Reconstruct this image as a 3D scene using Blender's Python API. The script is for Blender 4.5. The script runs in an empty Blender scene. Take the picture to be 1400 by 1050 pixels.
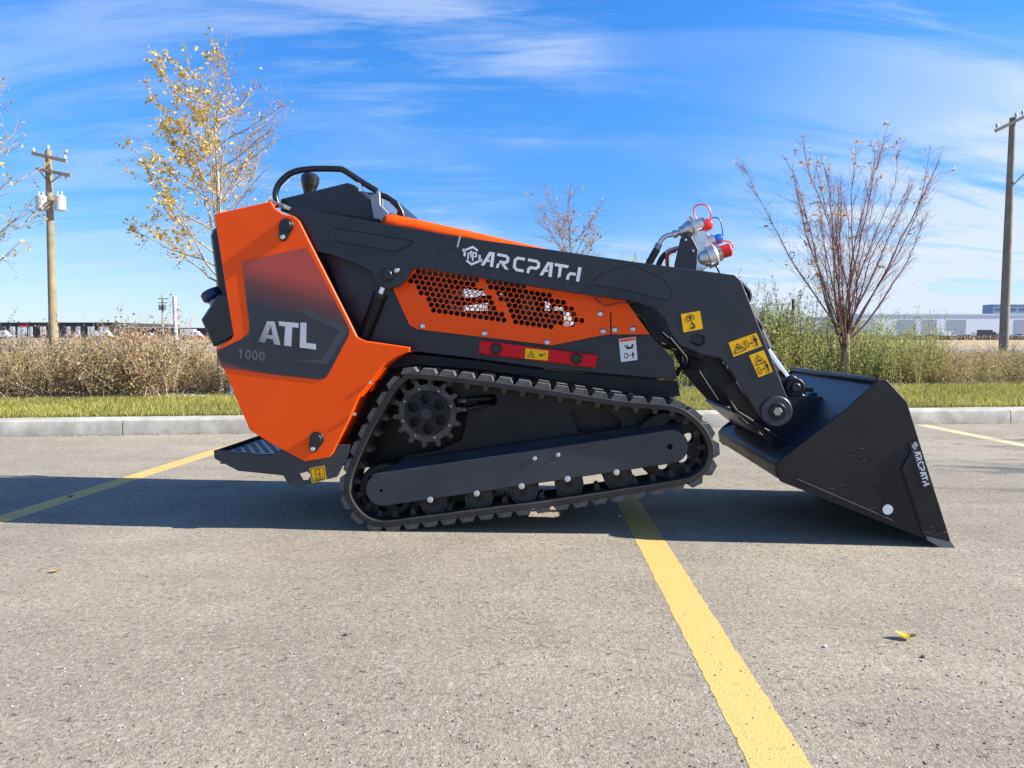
import bpy, bmesh, math, random
import numpy as np
from mathutils import Vector, Matrix
from mathutils.geometry import tessellate_polygon

random.seed(7); rng = np.random.default_rng(11)
PI = math.pi
SC = bpy.context.scene
COL = SC.collection
EPS = 0.004

# ------------------------------------------------------------------ camera, sky, sun, exposure
FPX = 970.0; PITCH = math.atan(65.0 / FPX); CAM_H = 0.72
cam_data = bpy.data.cameras.new('camera'); cam = bpy.data.objects.new('camera', cam_data); COL.objects.link(cam)
cam_data.sensor_width = 36; cam_data.lens = 36 * FPX / 1400.0
cam_data.clip_start = 0.05; cam_data.clip_end = 6000
cam.location = (0, 0, CAM_H); cam.rotation_euler = (PI / 2 - PITCH, 0, 0)
SC.camera = cam

SUN_AZ = math.radians(-6.8)      # direction towards the sun: right of the picture, a touch on the camera's side
SUN_EL = math.radians(33)
sun_data = bpy.data.lights.new('sun', 'SUN'); sun = bpy.data.objects.new('sun', sun_data); COL.objects.link(sun)
sun_data.energy = 5.0; sun_data.angle = math.radians(0.5); sun_data.color = (1.0, 0.94, 0.85)
sdir = Vector((math.cos(SUN_EL) * math.cos(SUN_AZ), math.cos(SUN_EL) * math.sin(SUN_AZ), math.sin(SUN_EL)))
sun.rotation_euler = (-sdir).to_track_quat('-Z', 'Y').to_euler()

SC.view_settings.view_transform = 'Standard'; SC.view_settings.look = 'None'
SC.view_settings.gamma = 1; SC.view_settings.use_curve_mapping = False
SC.view_settings.exposure = 1.18

W = bpy.data.worlds.new('World'); SC.world = W; W.use_nodes = True
def build_world():
    nt = W.node_tree; N = nt.nodes; L = nt.links; N.clear()
    out = N.new('ShaderNodeOutputWorld'); bg = N.new('ShaderNodeBackground'); bg.inputs['Strength'].default_value = 0.085
    sky = N.new('ShaderNodeTexSky'); sky.sky_type = 'NISHITA'; sky.sun_disc = False
    sky.sun_elevation = SUN_EL; sky.sun_rotation = PI / 2 - SUN_AZ
    sky.altitude = 1000; sky.air_density = 1.0; sky.dust_density = 0.1; sky.ozone_density = 2.2
    hs = N.new('ShaderNodeHueSaturation'); hs.inputs['Saturation'].default_value = 1.32; hs.inputs['Value'].default_value = 1.15
    hs.inputs['Hue'].default_value = 0.5
    tc = N.new('ShaderNodeTexCoord'); sep = N.new('ShaderNodeSeparateXYZ')
    L.new(tc.outputs['Generated'], sep.inputs[0])
    zc = N.new('ShaderNodeMath'); zc.operation = 'MAXIMUM'; zc.inputs[1].default_value = 0.0; L.new(sep.outputs['Z'], zc.inputs[0])
    za = N.new('ShaderNodeMath'); za.operation = 'ADD'; za.inputs[1].default_value = 0.22; L.new(zc.outputs[0], za.inputs[0])
    dx = N.new('ShaderNodeMath'); dx.operation = 'DIVIDE'; L.new(sep.outputs['X'], dx.inputs[0]); L.new(za.outputs[0], dx.inputs[1])
    dy = N.new('ShaderNodeMath'); dy.operation = 'DIVIDE'; L.new(sep.outputs['Y'], dy.inputs[0]); L.new(za.outputs[0], dy.inputs[1])
    cmb = N.new('ShaderNodeCombineXYZ'); L.new(dx.outputs[0], cmb.inputs[0]); L.new(dy.outputs[0], cmb.inputs[1])
    def noise(scale, rot, sc, detail, dist, loc=(0, 0, 0), rough=0.6):
        m = N.new('ShaderNodeMapping'); m.inputs['Rotation'].default_value = (0, 0, math.radians(rot))
        m.inputs['Scale'].default_value = sc; m.inputs['Location'].default_value = loc
        L.new(cmb.outputs[0], m.inputs[0])
        n = N.new('ShaderNodeTexNoise'); n.inputs['Scale'].default_value = scale; n.inputs['Detail'].default_value = detail
        n.inputs['Roughness'].default_value = rough; n.inputs['Distortion'].default_value = dist
        L.new(m.outputs[0], n.inputs['Vector']); return n
    def mr(src, a, b, c=0.0, d=1.0):
        r = N.new('ShaderNodeMapRange'); r.interpolation_type = 'SMOOTHSTEP'
        r.inputs[1].default_value = a; r.inputs[2].default_value = b; r.inputs[3].default_value = c; r.inputs[4].default_value = d
        L.new(src, r.inputs[0]); return r.outputs[0]
    def mul(a, b, op='MULTIPLY'):
        m = N.new('ShaderNodeMath'); m.operation = op; m.use_clamp = True
        for i, v in enumerate((a, b)):
            if isinstance(v, (int, float)): m.inputs[i].default_value = v
            else: L.new(v, m.inputs[i])
        return m.outputs[0]
    streak = noise(1.5, -24, (0.55, 1.9, 1), 9, 0.9, (3.1, 1.7, 0), 0.62)
    fine = noise(3.2, -16, (0.45, 2.4, 1), 8, 0.7, (0.4, 5.2, 0), 0.66)
    mask = noise(0.55, 0, (1, 1, 1), 3, 0.2, (1.35, 0.55, 0))
    right = mr(dx.outputs[0], -1.3, 1.3, 0.30, 1.0)
    a = mul(mr(streak.outputs[0], 0.43, 0.66), mr(mask.outputs[0], 0.36, 0.56))
    b = mul(mul(mr(fine.outputs[0], 0.47, 0.70), 0.6), mr(mask.outputs[0], 0.34, 0.55))
    cl = mul(mul(a, b, 'ADD'), right)
    veil = mul(mr(dx.outputs[0], 0.25, 1.35, 0.0, 0.72), mr(streak.outputs[0], 0.33, 0.60))
    cl = mul(cl, veil, 'ADD')
    low = mr(sep.outputs['Z'], 0.0, 0.17, 0.50, 0.0)         # thin veil near the horizon
    cl = mul(mul(cl, 0.85), low, 'ADD')
    mix = N.new('ShaderNodeMix'); mix.data_type = 'RGBA'
    L.new(cl, mix.inputs[0]); L.new(sky.outputs[0], hs.inputs['Color']); 
    dim = N.new('ShaderNodeMix'); dim.data_type = 'RGBA'; dim.blend_type = 'MULTIPLY'; dim.inputs[0].default_value = 1
    L.new(hs.outputs[0], dim.inputs[6]); L.new(mr(sep.outputs['Z'], -0.05, 0.42, 0.50, 1.0), dim.inputs[7]); 
    tint = N.new('ShaderNodeMix'); tint.data_type = 'RGBA'; tint.blend_type = 'MULTIPLY'; tint.inputs[0].default_value = 1; tint.inputs[7].default_value = (0.80, 0.985, 1.2, 1)
    L.new(dim.outputs[2], tint.inputs[6]); L.new(tint.outputs[2], mix.inputs[6])
    mix.inputs[7].default_value = (3.9, 4.5, 5.5, 1)
    L.new(mix.outputs[2], bg.inputs[0]); L.new(bg.outputs[0], out.inputs[0])
build_world()

# ------------------------------------------------------------------ projecting the photograph's points into the place
def ray(px, py):
    a = (px - 700.0) / FPX; b = -(py - 525.0) / FPX
    c, s = math.cos(PITCH), math.sin(PITCH)
    return Vector((a, c + b * s, -s + b * c))
def G(px, py, z=0.0):
    d = ray(px, py); t = (z - CAM_H) / d.z
    return Vector((d.x * t, d.y * t, z))
def PY(px, py, Y):
    d = ray(px, py); t = Y / d.y
    return Vector((d.x * t, Y, CAM_H + d.z * t))
LTH = math.radians(-3.3)
LO = G(500, 727)
AX = Vector((math.cos(LTH), math.sin(LTH), 0)); AY = Vector((-math.sin(LTH), math.cos(LTH), 0))
def U(px, py, w=0.0):
    """photo point -> (along, up) in the loader's own frame on its plane at depth w"""
    d = ray(px, py); o = Vector((0, 0, CAM_H)) - LO
    t = (w - o.dot(AY)) / d.dot(AY); p = o + d * t
    return (p.dot(AX), p.z)
def UL(pts, w=0.0): return [U(x, y, w) for x, y in pts]

# ------------------------------------------------------------------ materials
MATS = {}
def mat(name, base, rough=0.5, metal=0.0, var=0.0, vscale=8.0, bump=0.0, bscale=60.0, coat=0.0, spec=0.5, island=None, trans=0.0, rvar=0.0, dust=0.0, objvar=0.0):
    if name in MATS: return MATS[name]
    m = bpy.data.materials.new(name); m.use_nodes = True; nt = m.node_tree; N = nt.nodes; L = nt.links
    b = N['Principled BSDF']; b.inputs['Base Color'].default_value = (*base, 1)
    b.inputs['Roughness'].default_value = rough; b.inputs['Metallic'].default_value = metal
    b.inputs['Coat Weight'].default_value = coat; b.inputs['Coat Roughness'].default_value = 0.12
    b.inputs['Specular IOR Level'].default_value = spec
    tc = N.new('ShaderNodeTexCoord')
    col = None
    if island:
        g = N.new('ShaderNodeNewGeometry'); cr = N.new('ShaderNodeValToRGB'); cr.color_ramp.interpolation = 'LINEAR'
        els = cr.color_ramp.elements
        while len(els) < len(island): els.new(0.5)
        for i, c in enumerate(island): els[i].position = i / max(1, len(island) - 1); els[i].color = (*c, 1)
        L.new(g.outputs['Random Per Island'], cr.inputs[0]); col = cr.outputs[0]
    if var > 0 or rvar > 0:
        n = N.new('ShaderNodeTexNoise'); n.inputs['Scale'].default_value = vscale; n.inputs['Detail'].default_value = 6
        n.inputs['Roughness'].default_value = 0.62
        L.new(tc.outputs['Object'], n.inputs['Vector'])
    if var > 0:
        mx = N.new('ShaderNodeMix'); mx.data_type = 'RGBA'; mx.blend_type = 'MULTIPLY'; mx.inputs[0].default_value = 1
        r = N.new('ShaderNodeMapRange'); r.inputs[1].default_value = 0.3; r.inputs[2].default_value = 0.7
        r.inputs[3].default_value = 1 - var; r.inputs[4].default_value = 1 + var
        L.new(n.outputs[0], r.inputs[0]); L.new(r.outputs[0], mx.inputs[7])
        if col: L.new(col, mx.inputs[6])
        else: mx.inputs[6].default_value = (*base, 1)
        col = mx.outputs[2]
    if dust > 0:
        nd = N.new('ShaderNodeTexNoise'); nd.inputs['Scale'].default_value = 2.6; nd.inputs['Detail'].default_value = 9; nd.inputs['Roughness'].default_value = 0.72
        L.new(tc.outputs['Object'], nd.inputs['Vector']); rd = N.new('ShaderNodeMapRange'); rd.inputs[1].default_value = 0.42; rd.inputs[2].default_value = 0.72
        rd.inputs[3].default_value = 0.0; rd.inputs[4].default_value = dust * 2; L.new(nd.outputs[0], rd.inputs[0])
        md = N.new('ShaderNodeMix'); md.data_type = 'RGBA'; L.new(rd.outputs[0], md.inputs[0]); md.inputs[7].default_value = (0.26, 0.23, 0.19, 1)
        if col: L.new(col, md.inputs[6])
        else: md.inputs[6].default_value = (*base, 1)
        col = md.outputs[2]
    if objvar > 0:
        oi = N.new('ShaderNodeObjectInfo'); ho = N.new('ShaderNodeHueSaturation'); mh = N.new('ShaderNodeMapRange'); mh.inputs[3].default_value = 0.5 - objvar * 0.05; mh.inputs[4].default_value = 0.5 + objvar * 0.14
        mv = N.new('ShaderNodeMapRange'); mv.inputs[3].default_value = 1 + objvar * .5; mv.inputs[4].default_value = 1 - objvar * .5
        L.new(oi.outputs['Random'], mh.inputs[0]); L.new(mh.outputs[0], ho.inputs['Hue']); L.new(oi.outputs['Random'], mv.inputs[0]); L.new(mv.outputs[0], ho.inputs['Value']); L.new(col, ho.inputs['Color']); col = ho.outputs[0]
    if rvar > 0:
        r2 = N.new('ShaderNodeMapRange'); r2.inputs[1].default_value = 0.3; r2.inputs[2].default_value = 0.7
        r2.inputs[3].default_value = max(0.02, rough - rvar); r2.inputs[4].default_value = rough + rvar
        L.new(n.outputs[0], r2.inputs[0]); L.new(r2.outputs[0], b.inputs['Roughness'])
    if col: L.new(col, b.inputs['Base Color'])
    if bump > 0:
        n2 = N.new('ShaderNodeTexNoise'); n2.inputs['Scale'].default_value = bscale; n2.inputs['Detail'].default_value = 4
        L.new(tc.outputs['Object'], n2.inputs['Vector'])
        bp = N.new('ShaderNodeBump'); bp.inputs['Strength'].default_value = bump; bp.inputs['Distance'].default_value = 0.002
        L.new(n2.outputs[0], bp.inputs['Height']); L.new(bp.outputs[0], b.inputs['Normal'])
    if trans > 0:
        out = N['Material Output']; tr = N.new('ShaderNodeBsdfTranslucent'); ms = N.new('ShaderNodeMixShader')
        ms.inputs[0].default_value = trans
        if col: L.new(col, tr.inputs[0])
        else: tr.inputs[0].default_value = (*base, 1)
        L.new(b.outputs[0], ms.inputs[1]); L.new(tr.outputs[0], ms.inputs[2]); L.new(ms.outputs[0], out.inputs[0])
    MATS[name] = m; return m
ORANGE = mat('orange_paint', (0.97, 0.088, 0.001), 0.38, dust=0.015, var=0.05, vscale=3, bump=0.06, bscale=220, rvar=0.06, coat=0.0, spec=0.22)
BLACK = mat('charcoal_paint', (0.0075, 0.0100, 0.0175), 0.38, dust=0.015, var=0.12, vscale=4, bump=0.10, bscale=260, rvar=0.09, spec=0.55)
DARK = mat('black_paint', (0.005, 0.0055, 0.007), 0.48, spec=0.32, dust=0.02, var=0.2, vscale=6, bump=0.1, bscale=200, rvar=0.08)
GREYP = mat('slate_paint', (0.027, 0.031, 0.040), 0.45, dust=0.04, var=0.12, vscale=5, bump=0.10, bscale=200, rvar=0.08)
RUBBER = mat('track_rubber', (0.012, 0.012, 0.0125), 0.72, dust=0.06, var=0.35, vscale=18, bump=0.3, bscale=120)
LUGM = mat('dusty_tread_rubber', (0.085, 0.083, 0.08), 0.8, dust=0.2, var=0.45, vscale=30, bump=0.4, bscale=150)
STEEL = mat('worn_steel', (0.30, 0.29, 0.28), 0.42, 0.9, var=0.25, vscale=22)
ZINC = mat('zinc_plate', (0.62, 0.63, 0.64), 0.33, 0.85, var=0.15, vscale=30)
CHROME = mat('chrome', (0.85, 0.85, 0.87), 0.12, 1.0)
REDP = mat('red_paint', (0.62, 0.008, 0.016), 0.45, var=0.06, spec=0.2)
REDC = mat('red_plastic', (0.75, 0.02, 0.02), 0.4)
BLUEC = mat('blue_plastic', (0.01, 0.12, 0.45), 0.4)
CAPBLUE = mat('dark_blue_plastic', (0.008, 0.02, 0.10), 0.35)
PLASTIC = mat('black_plastic', (0.012, 0.012, 0.013), 0.35)
YEL = mat('yellow_sticker', (0.95, 0.50, 0.01), 0.5, spec=0.2, var=0.03)
WHITE = mat('white_print', (0.72, 0.72, 0.74), 0.45, var=0.05)
INK = mat('black_print', (0.012, 0.011, 0.010), 0.5)
GREYMETAL = mat('grey_bracket', (0.22, 0.25, 0.30), 0.35, 0.3, var=0.1)
GLASS = mat('clear_lamp_cover', (0.75, 0.78, 0.82), 0.08, 0.6)
HOSE = mat('matt_hose', (0.010, 0.010, 0.011), 0.62, spec=0.3)
HOSER = mat('orange_hose', (0.6, 0.08, 0.03), 0.5)

# ------------------------------------------------------------------ building helpers
def tag(o, label=None, cat=None, group=None, kind=None):
    if label: o['label'] = label
    if cat: o['category'] = cat
    if group: o['group'] = group
    if kind: o['kind'] = kind
    return o
def empty(name, loc=(0, 0, 0), rz=0.0):
    o = bpy.data.objects.new(name, None); COL.objects.link(o); o.location = loc; o.rotation_euler = (0, 0, rz)
    o.empty_display_size = 0.1; return o
def link_mesh(name, me, m, parent=None, loc=None):
    o = bpy.data.objects.new(name, me); COL.objects.link(o)
    if m is not None and not me.materials: me.materials.append(m)
    if parent is not None: o.parent = parent
    if loc is not None: o.location = loc
    return o
def from_bm(name, bm, m, parent=None, smooth=30, loc=None, recalc=True):
    if recalc: bmesh.ops.recalc_face_normals(bm, faces=bm.faces)
    me = bpy.data.meshes.new(name); bm.to_mesh(me); bm.free()
    if smooth:
        me.shade_smooth(); me.set_sharp_from_angle(angle=math.radians(smooth))
    return link_mesh(name, me, m, parent, loc)
def area2(p): return sum(p[i - 1][0] * p[i][1] - p[i][0] * p[i - 1][1] for i in range(len(p)))
def ccw(p): return list(p) if area2(p) > 0 else list(reversed(p))
def fillet(pts, r, n=4):
    """round the corners of a polygon; r one number or one per corner"""
    out = []; k = len(pts)
    for i in range(k):
        p0, p1, p2 = Vector(pts[i - 1]), Vector(pts[i]), Vector(pts[(i + 1) % k])
        rr = r[i] if isinstance(r, (list, tuple)) else r
        a = (p0 - p1); b = (p2 - p1); la, lb = a.length, b.length
        if rr <= 0 or la < 1e-6 or lb < 1e-6: out.append(tuple(p1)); continue
        a /= la; b /= lb
        ang = math.acos(max(-1, min(1, a.dot(b))))
        if ang > 3.05: out.append(tuple(p1)); continue
        d = min(rr / math.tan(ang / 2), la * 0.45, lb * 0.45)
        s, e = p1 + a * d, p1 + b * d
        for j in range(n + 1):
            t = j / n
            q = s.lerp(p1, t).lerp(p1.lerp(e, t), t); out.append((q.x, q.y))
    return out
def inset(p, b):
    k = len(p); out = []
    for i in range(k):
        a, c, d = Vector(p[i - 1]), Vector(p[i]), Vector(p[(i + 1) % k])
        e1 = (c - a); e2 = (d - c)
        if e1.length < 1e-9 or e2.length < 1e-9: out.append(tuple(c)); continue
        e1.normalize(); e2.normalize()
        n1 = Vector((-e1.y, e1.x)); n2 = Vector((-e2.y, e2.x)); m = n1 + n2
        if m.length < 0.2: out.append(tuple(c + n1 * b)); continue
        m.normalize(); s = b / max(0.35, m.dot(n1)); out.append(tuple(c + m * s))
    return out
def add_plate(bm, outline, c0, c1, holes=(), bev=0.0, axis='w', quick=False):
    """extrude a polygon given as (a, b) from c0 to c1. axis 'w': a along, b up, c depth; 'z': a along, b depth, c up; 'u': a depth, b up, c along"""
    mp = {'w': lambda a, b, c: (a, c, b), 'z': lambda a, b, c: (a, b, c), 'u': lambda a, b, c: (c, a, b)}[axis]
    loops = [ccw(outline)] + [list(reversed(ccw(h))) for h in holes]
    capl = [inset(l, bev) if (bev > 0 and (i == 0)) else l for i, l in enumerate(loops)]
    rings = []
    for l, cl in zip(loops, capl):
        if cl is not l:
            r = [[bm.verts.new(mp(a, b, c0)) for a, b in cl], [bm.verts.new(mp(a, b, c0 + bev)) for a, b in l],
                 [bm.verts.new(mp(a, b, c1 - bev)) for a, b in l], [bm.verts.new(mp(a, b, c1)) for a, b in cl]]
        else:
            r = [[bm.verts.new(mp(a, b, c0)) for a, b in l], [bm.verts.new(mp(a, b, c1)) for a, b in l]]
        rings.append(r)
        for q in range(len(r) - 1):
            n = len(l)
            for i in range(n):
                bm.faces.new((r[q][i - 1], r[q][i], r[q + 1][i], r[q + 1][i - 1]))
    if len(loops) == 1 and (quick or len(loops[0]) <= 4):
        bm.faces.new(rings[0][0]); bm.faces.new(rings[0][-1]); return
    tris = tessellate_polygon([[Vector((a, b, 0)) for a, b in l] for l in capl])
    f0 = [v for r in rings for v in r[0]]; f1 = [v for r in rings for v in r[-1]]
    for t in tris:
        for fl in (f0, f1):
            try: bm.faces.new([fl[i] for i in t])
            except ValueError: pass
def plate(name, outline, c0, c1, m, parent, holes=(), bev=0.0, axis='w', smooth=30):
    bm = bmesh.new(); add_plate(bm, outline, c0, c1, holes, bev, axis); return from_bm(name, bm, m, parent, smooth)
def add_tube(bm, pts, r, n=8, cap=True):
    pts = [Vector(p) for p in pts]; rs = r if isinstance(r, (list, tuple)) else [r] * len(pts)
    prev = None; rings = []
    for i, p in enumerate(pts):
        t = (pts[min(i + 1, len(pts) - 1)] - pts[max(i - 1, 0)]);
        if t.length < 1e-9: t = Vector((0, 0, 1))
        t.normalize()
        if prev is None:
            a = Vector((0, 0, 1)) if abs(t.z) < 0.9 else Vector((1, 0, 0)); u = t.cross(a).normalized()
        else:
            u = (prev - t * prev.dot(t)); u = u.normalized() if u.length > 1e-6 else t.orthogonal().normalized()
        prev = u; v = t.cross(u)
        rings.append([bm.verts.new(p + (u * math.cos(2 * PI * k / n) + v * math.sin(2 * PI * k / n)) * rs[i]) for k in range(n)])
    for a, b in zip(rings, rings[1:]):
        for k in range(n): bm.faces.new((a[k - 1], a[k], b[k], b[k - 1]))
    if cap:
        bm.faces.new(rings[0]); bm.faces.new(rings[-1])
def tube(name, pts, r, m, parent=None, n=8, smooth=50):
    bm = bmesh.new(); add_tube(bm, pts, r, n); return from_bm(name, bm, m, parent, smooth)
def smoothpath(pts, n=5, closed=False):
    P = [Vector(p) for p in pts]; out = []; k = len(P)
    for i in range(k if closed else k - 1):
        g = (lambda j: P[j % k]) if closed else (lambda j: P[max(0, min(k - 1, j))])
        a, b, c, d = g(i - 1), g(i), g(i + 1), g(i + 2)
        for j in range(n):
            t = j / n
            out.append(0.5 * ((2 * b) + (c - a) * t + (2 * a - 5 * b + 4 * c - d) * t * t + (3 * b - a - 3 * c + d) * t ** 3))
    if not closed: out.append(P[-1])
    return out
def add_lathe(bm, prof, origin, axis, n=24):
    """prof = [(distance along axis, radius)]"""
    ax = Vector(axis).normalized(); u = ax.orthogonal().normalized(); v = ax.cross(u); o = Vector(origin); rings = []
    for d, r in prof:
        if r < 1e-6: rings.append([bm.verts.new(o + ax * d)])
        else: rings.append([bm.verts.new(o + ax * d + (u * math.cos(2 * PI * k / n) + v * math.sin(2 * PI * k / n)) * r) for k in range(n)])
    for a, b in zip(rings, rings[1:]):
        for k in range(n):
            if len(a) == 1 and len(b) == 1: continue
            if len(a) == 1: bm.faces.new((a[0], b[k], b[k - 1]))
            elif len(b) == 1: bm.faces.new((a[k - 1], a[k], b[0]))
            else: bm.faces.new((a[k - 1], a[k], b[k], b[k - 1]))
    if len(rings[0]) > 1: bm.faces.new(rings[0])
    if len(rings[-1]) > 1: bm.faces.new(rings[-1])
def lathe(name, prof, origin, axis, m, parent=None, n=24, smooth=35):
    bm = bmesh.new(); add_lathe(bm, prof, origin, axis, n); return from_bm(name, bm, m, parent, smooth)
def add_box(bm, lo, hi):
    v = [bm.verts.new((x, y, z)) for x in (lo[0], hi[0]) for y in (lo[1], hi[1]) for z in (lo[2], hi[2])]
    for f in ((0, 1, 3, 2), (4, 6, 7, 5), (0, 4, 5, 1), (2, 3, 7, 6), (0, 2, 6, 4), (1, 5, 7, 3)): bm.faces.new([v[i] for i in f])
def box(name, lo, hi, m, parent=None, bev=0.0):
    bm = bmesh.new(); add_box(bm, lo, hi)
    if bev: bmesh.ops.bevel(bm, geom=bm.edges[:], offset=bev, segments=2, affect='EDGES', clamp_overlap=True)
    return from_bm(name, bm, m, parent, 40)
def circ(c, r, n=20, a0=0.0): return [(c[0] + r * math.cos(a0 + 2 * PI * i / n), c[1] + r * math.sin(a0 + 2 * PI * i / n)) for i in range(n)]
def thick(line, t):
    """polygon around an open polyline, mitred"""
    L_, R_ = [], []; k = len(line)
    for i in range(k):
        p = Vector(line[i])
        e1 = (p - Vector(line[i - 1])).normalized() if i > 0 else None
        e2 = (Vector(line[i + 1]) - p).normalized() if i < k - 1 else None
        if e1 is None: e1 = e2
        if e2 is None: e2 = e1
        n1 = Vector((-e1.y, e1.x)); n2 = Vector((-e2.y, e2.x)); m = (n1 + n2).normalized(); s = t / 2 / max(0.45, m.dot(n1))
        L_.append(tuple(p + m * s)); R_.append(tuple(p - m * s))
    return L_ + R_[::-1]
def dup(o, parent=None, mirror=None):
    c = o.copy(); COL.objects.link(c); c.parent = parent
    return c
PXM = 2.6 / FPX           # one photo pixel in metres on the loader's near side

# ================================================================== THE LOADER
WD = 0.82                 # overall width of the tracks
loader = empty('compact_track_loader', LO, LTH)
tag(loader, 'orange and black compact track loader with its bucket tipped onto the asphalt', 'track loader')

# --- tracks
belt_px = [(566, 510), (648, 518), (747, 532), (854, 548), (918, 554), (945, 566), (967, 589), (976, 614), (971, 638), (955, 654), (930, 663),
           (844, 678), (747, 693), (665, 703), (549, 718), (519, 720), (494, 710), (475, 686), (471, 663), (480, 633), (499, 591), (524, 547), (537, 527), (550, 515)]
belt = [Vector(U(x, y, 0.012)) for x, y in belt_px]
def closed_resample(P, n):
    d = [0]
    for i in range(len(P)): d.append(d[-1] + (P[(i + 1) % len(P)] - P[i]).length)
    out = []; j = 0
    for k in range(n):
        s = d[-1] * k / n
        while d[j + 1] < s: j += 1
        out.append(P[j].lerp(P[(j + 1) % len(P)], (s - d[j]) / (d[j + 1] - d[j])))
    return out
smooth_belt = smoothpath(belt, 8, closed=True)
NL = 46
ring = closed_resample(smooth_belt, NL * 4)
ringc = [tuple(p) for p in ring]
if area2(ringc) < 0: ringc.reverse()
inner = inset(ringc, 0.020)
def lug_mesh():
    bm = bmesh.new(); hb, ht, h = 0.031, 0.020, 0.020
    a, b = 0.0, 0.2
    # fluted end: ridges on the side face, the bar itself in chevron halves
    prof = [(-hb, 0), (-ht, h), (ht, h), (hb, 0)]
    add_plate(bm, prof, a + 0.004, b - 0.004, quick=True)
    for k in range(5):
        x0 = -0.020 + k * 0.0085
        t0 = x0 * 0.72
        add_plate(bm, [(x0 - 0.0028, 0.001), (t0 - 0.002, h - 0.002), (t0 + 0.002, h - 0.002), (x0 + 0.0028, 0.001)], a - 0.001, a + 0.006, quick=True)
    return bm
def make_track(w0, name):
    t = link_mesh(name, bpy.data.meshes.new('belt_hub'), None, loader) if False else None
    bm = bmesh.new(); add_plate(bm, ringc, w0, w0 + 0.2, holes=[inner], bev=0.003)
    belt_o = from_bm('track_belt', bm, RUBBER, loader, 40)
    return belt_o
_lb = lug_mesh(); bmesh.ops.recalc_face_normals(_lb, faces=_lb.faces); lugme = bpy.data.meshes.new('tread_lug'); _lb.to_mesh(lugme); _lb.free(); lugme.materials.append(LUGM)
_gb = bmesh.new()
add_plate(_gb, [(-0.013, 0), (-0.006, -0.024), (0.006, -0.024), (0.013, 0)], 0.075, 0.095, quick=True)
add_plate(_gb, [(-0.013, 0), (-0.006, -0.024), (0.006, -0.024), (0.013, 0)], 0.115, 0.135, quick=True)
add_plate(_gb, [(-0.008, 0), (-0.004, -0.008), (0.004, -0.008), (0.008, 0)], 0.012, 0.06, quick=True)
bmesh.ops.recalc_face_normals(_gb, faces=_gb.faces)
guideme = bpy.data.meshes.new('drive_lug'); _gb.to_mesh(guideme); _gb.free(); guideme.materials.append(mat('guide_steel', (0.10, 0.095, 0.09), 0.5, 0.7, var=0.4, vscale=40))
for w0 in (0.004, WD - 0.204):
    b = make_track(w0, 'track')
    for i in range(NL):
        k = (i * 4) % len(ringc); p = Vector(ringc[k]); q = Vector(ringc[(k + 1) % len(ringc)]); o_ = Vector(ringc[k - 1])
        t = (q - o_).normalized(); ang = math.atan2(t.y, t.x)          # outside is to the right of a ccw path
        lg = bpy.data.objects.new('tread_lug', lugme); COL.objects.link(lg); lg.parent = b
        lg.matrix_local = Matrix.Translation((p.x, w0, p.y)) @ Matrix.Rotation(-ang, 4, 'Y') @ Matrix.Rotation(PI, 4, 'X') @ Matrix.Translation((0, -0.2, -0.001))
        gd = bpy.data.objects.new('drive_lug', guideme); COL.objects.link(gd); gd.parent = b
        n = Vector((-t.y, t.x)); pi_ = p + n * 0.0195
        gd.matrix_local = Matrix.Translation((pi_.x, w0, pi_.y)) @ Matrix.Rotation(-ang, 4, 'Y') @ Matrix.Rotation(PI, 4, 'X') @ Matrix.Translation((0, -0.2, 0))
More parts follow.
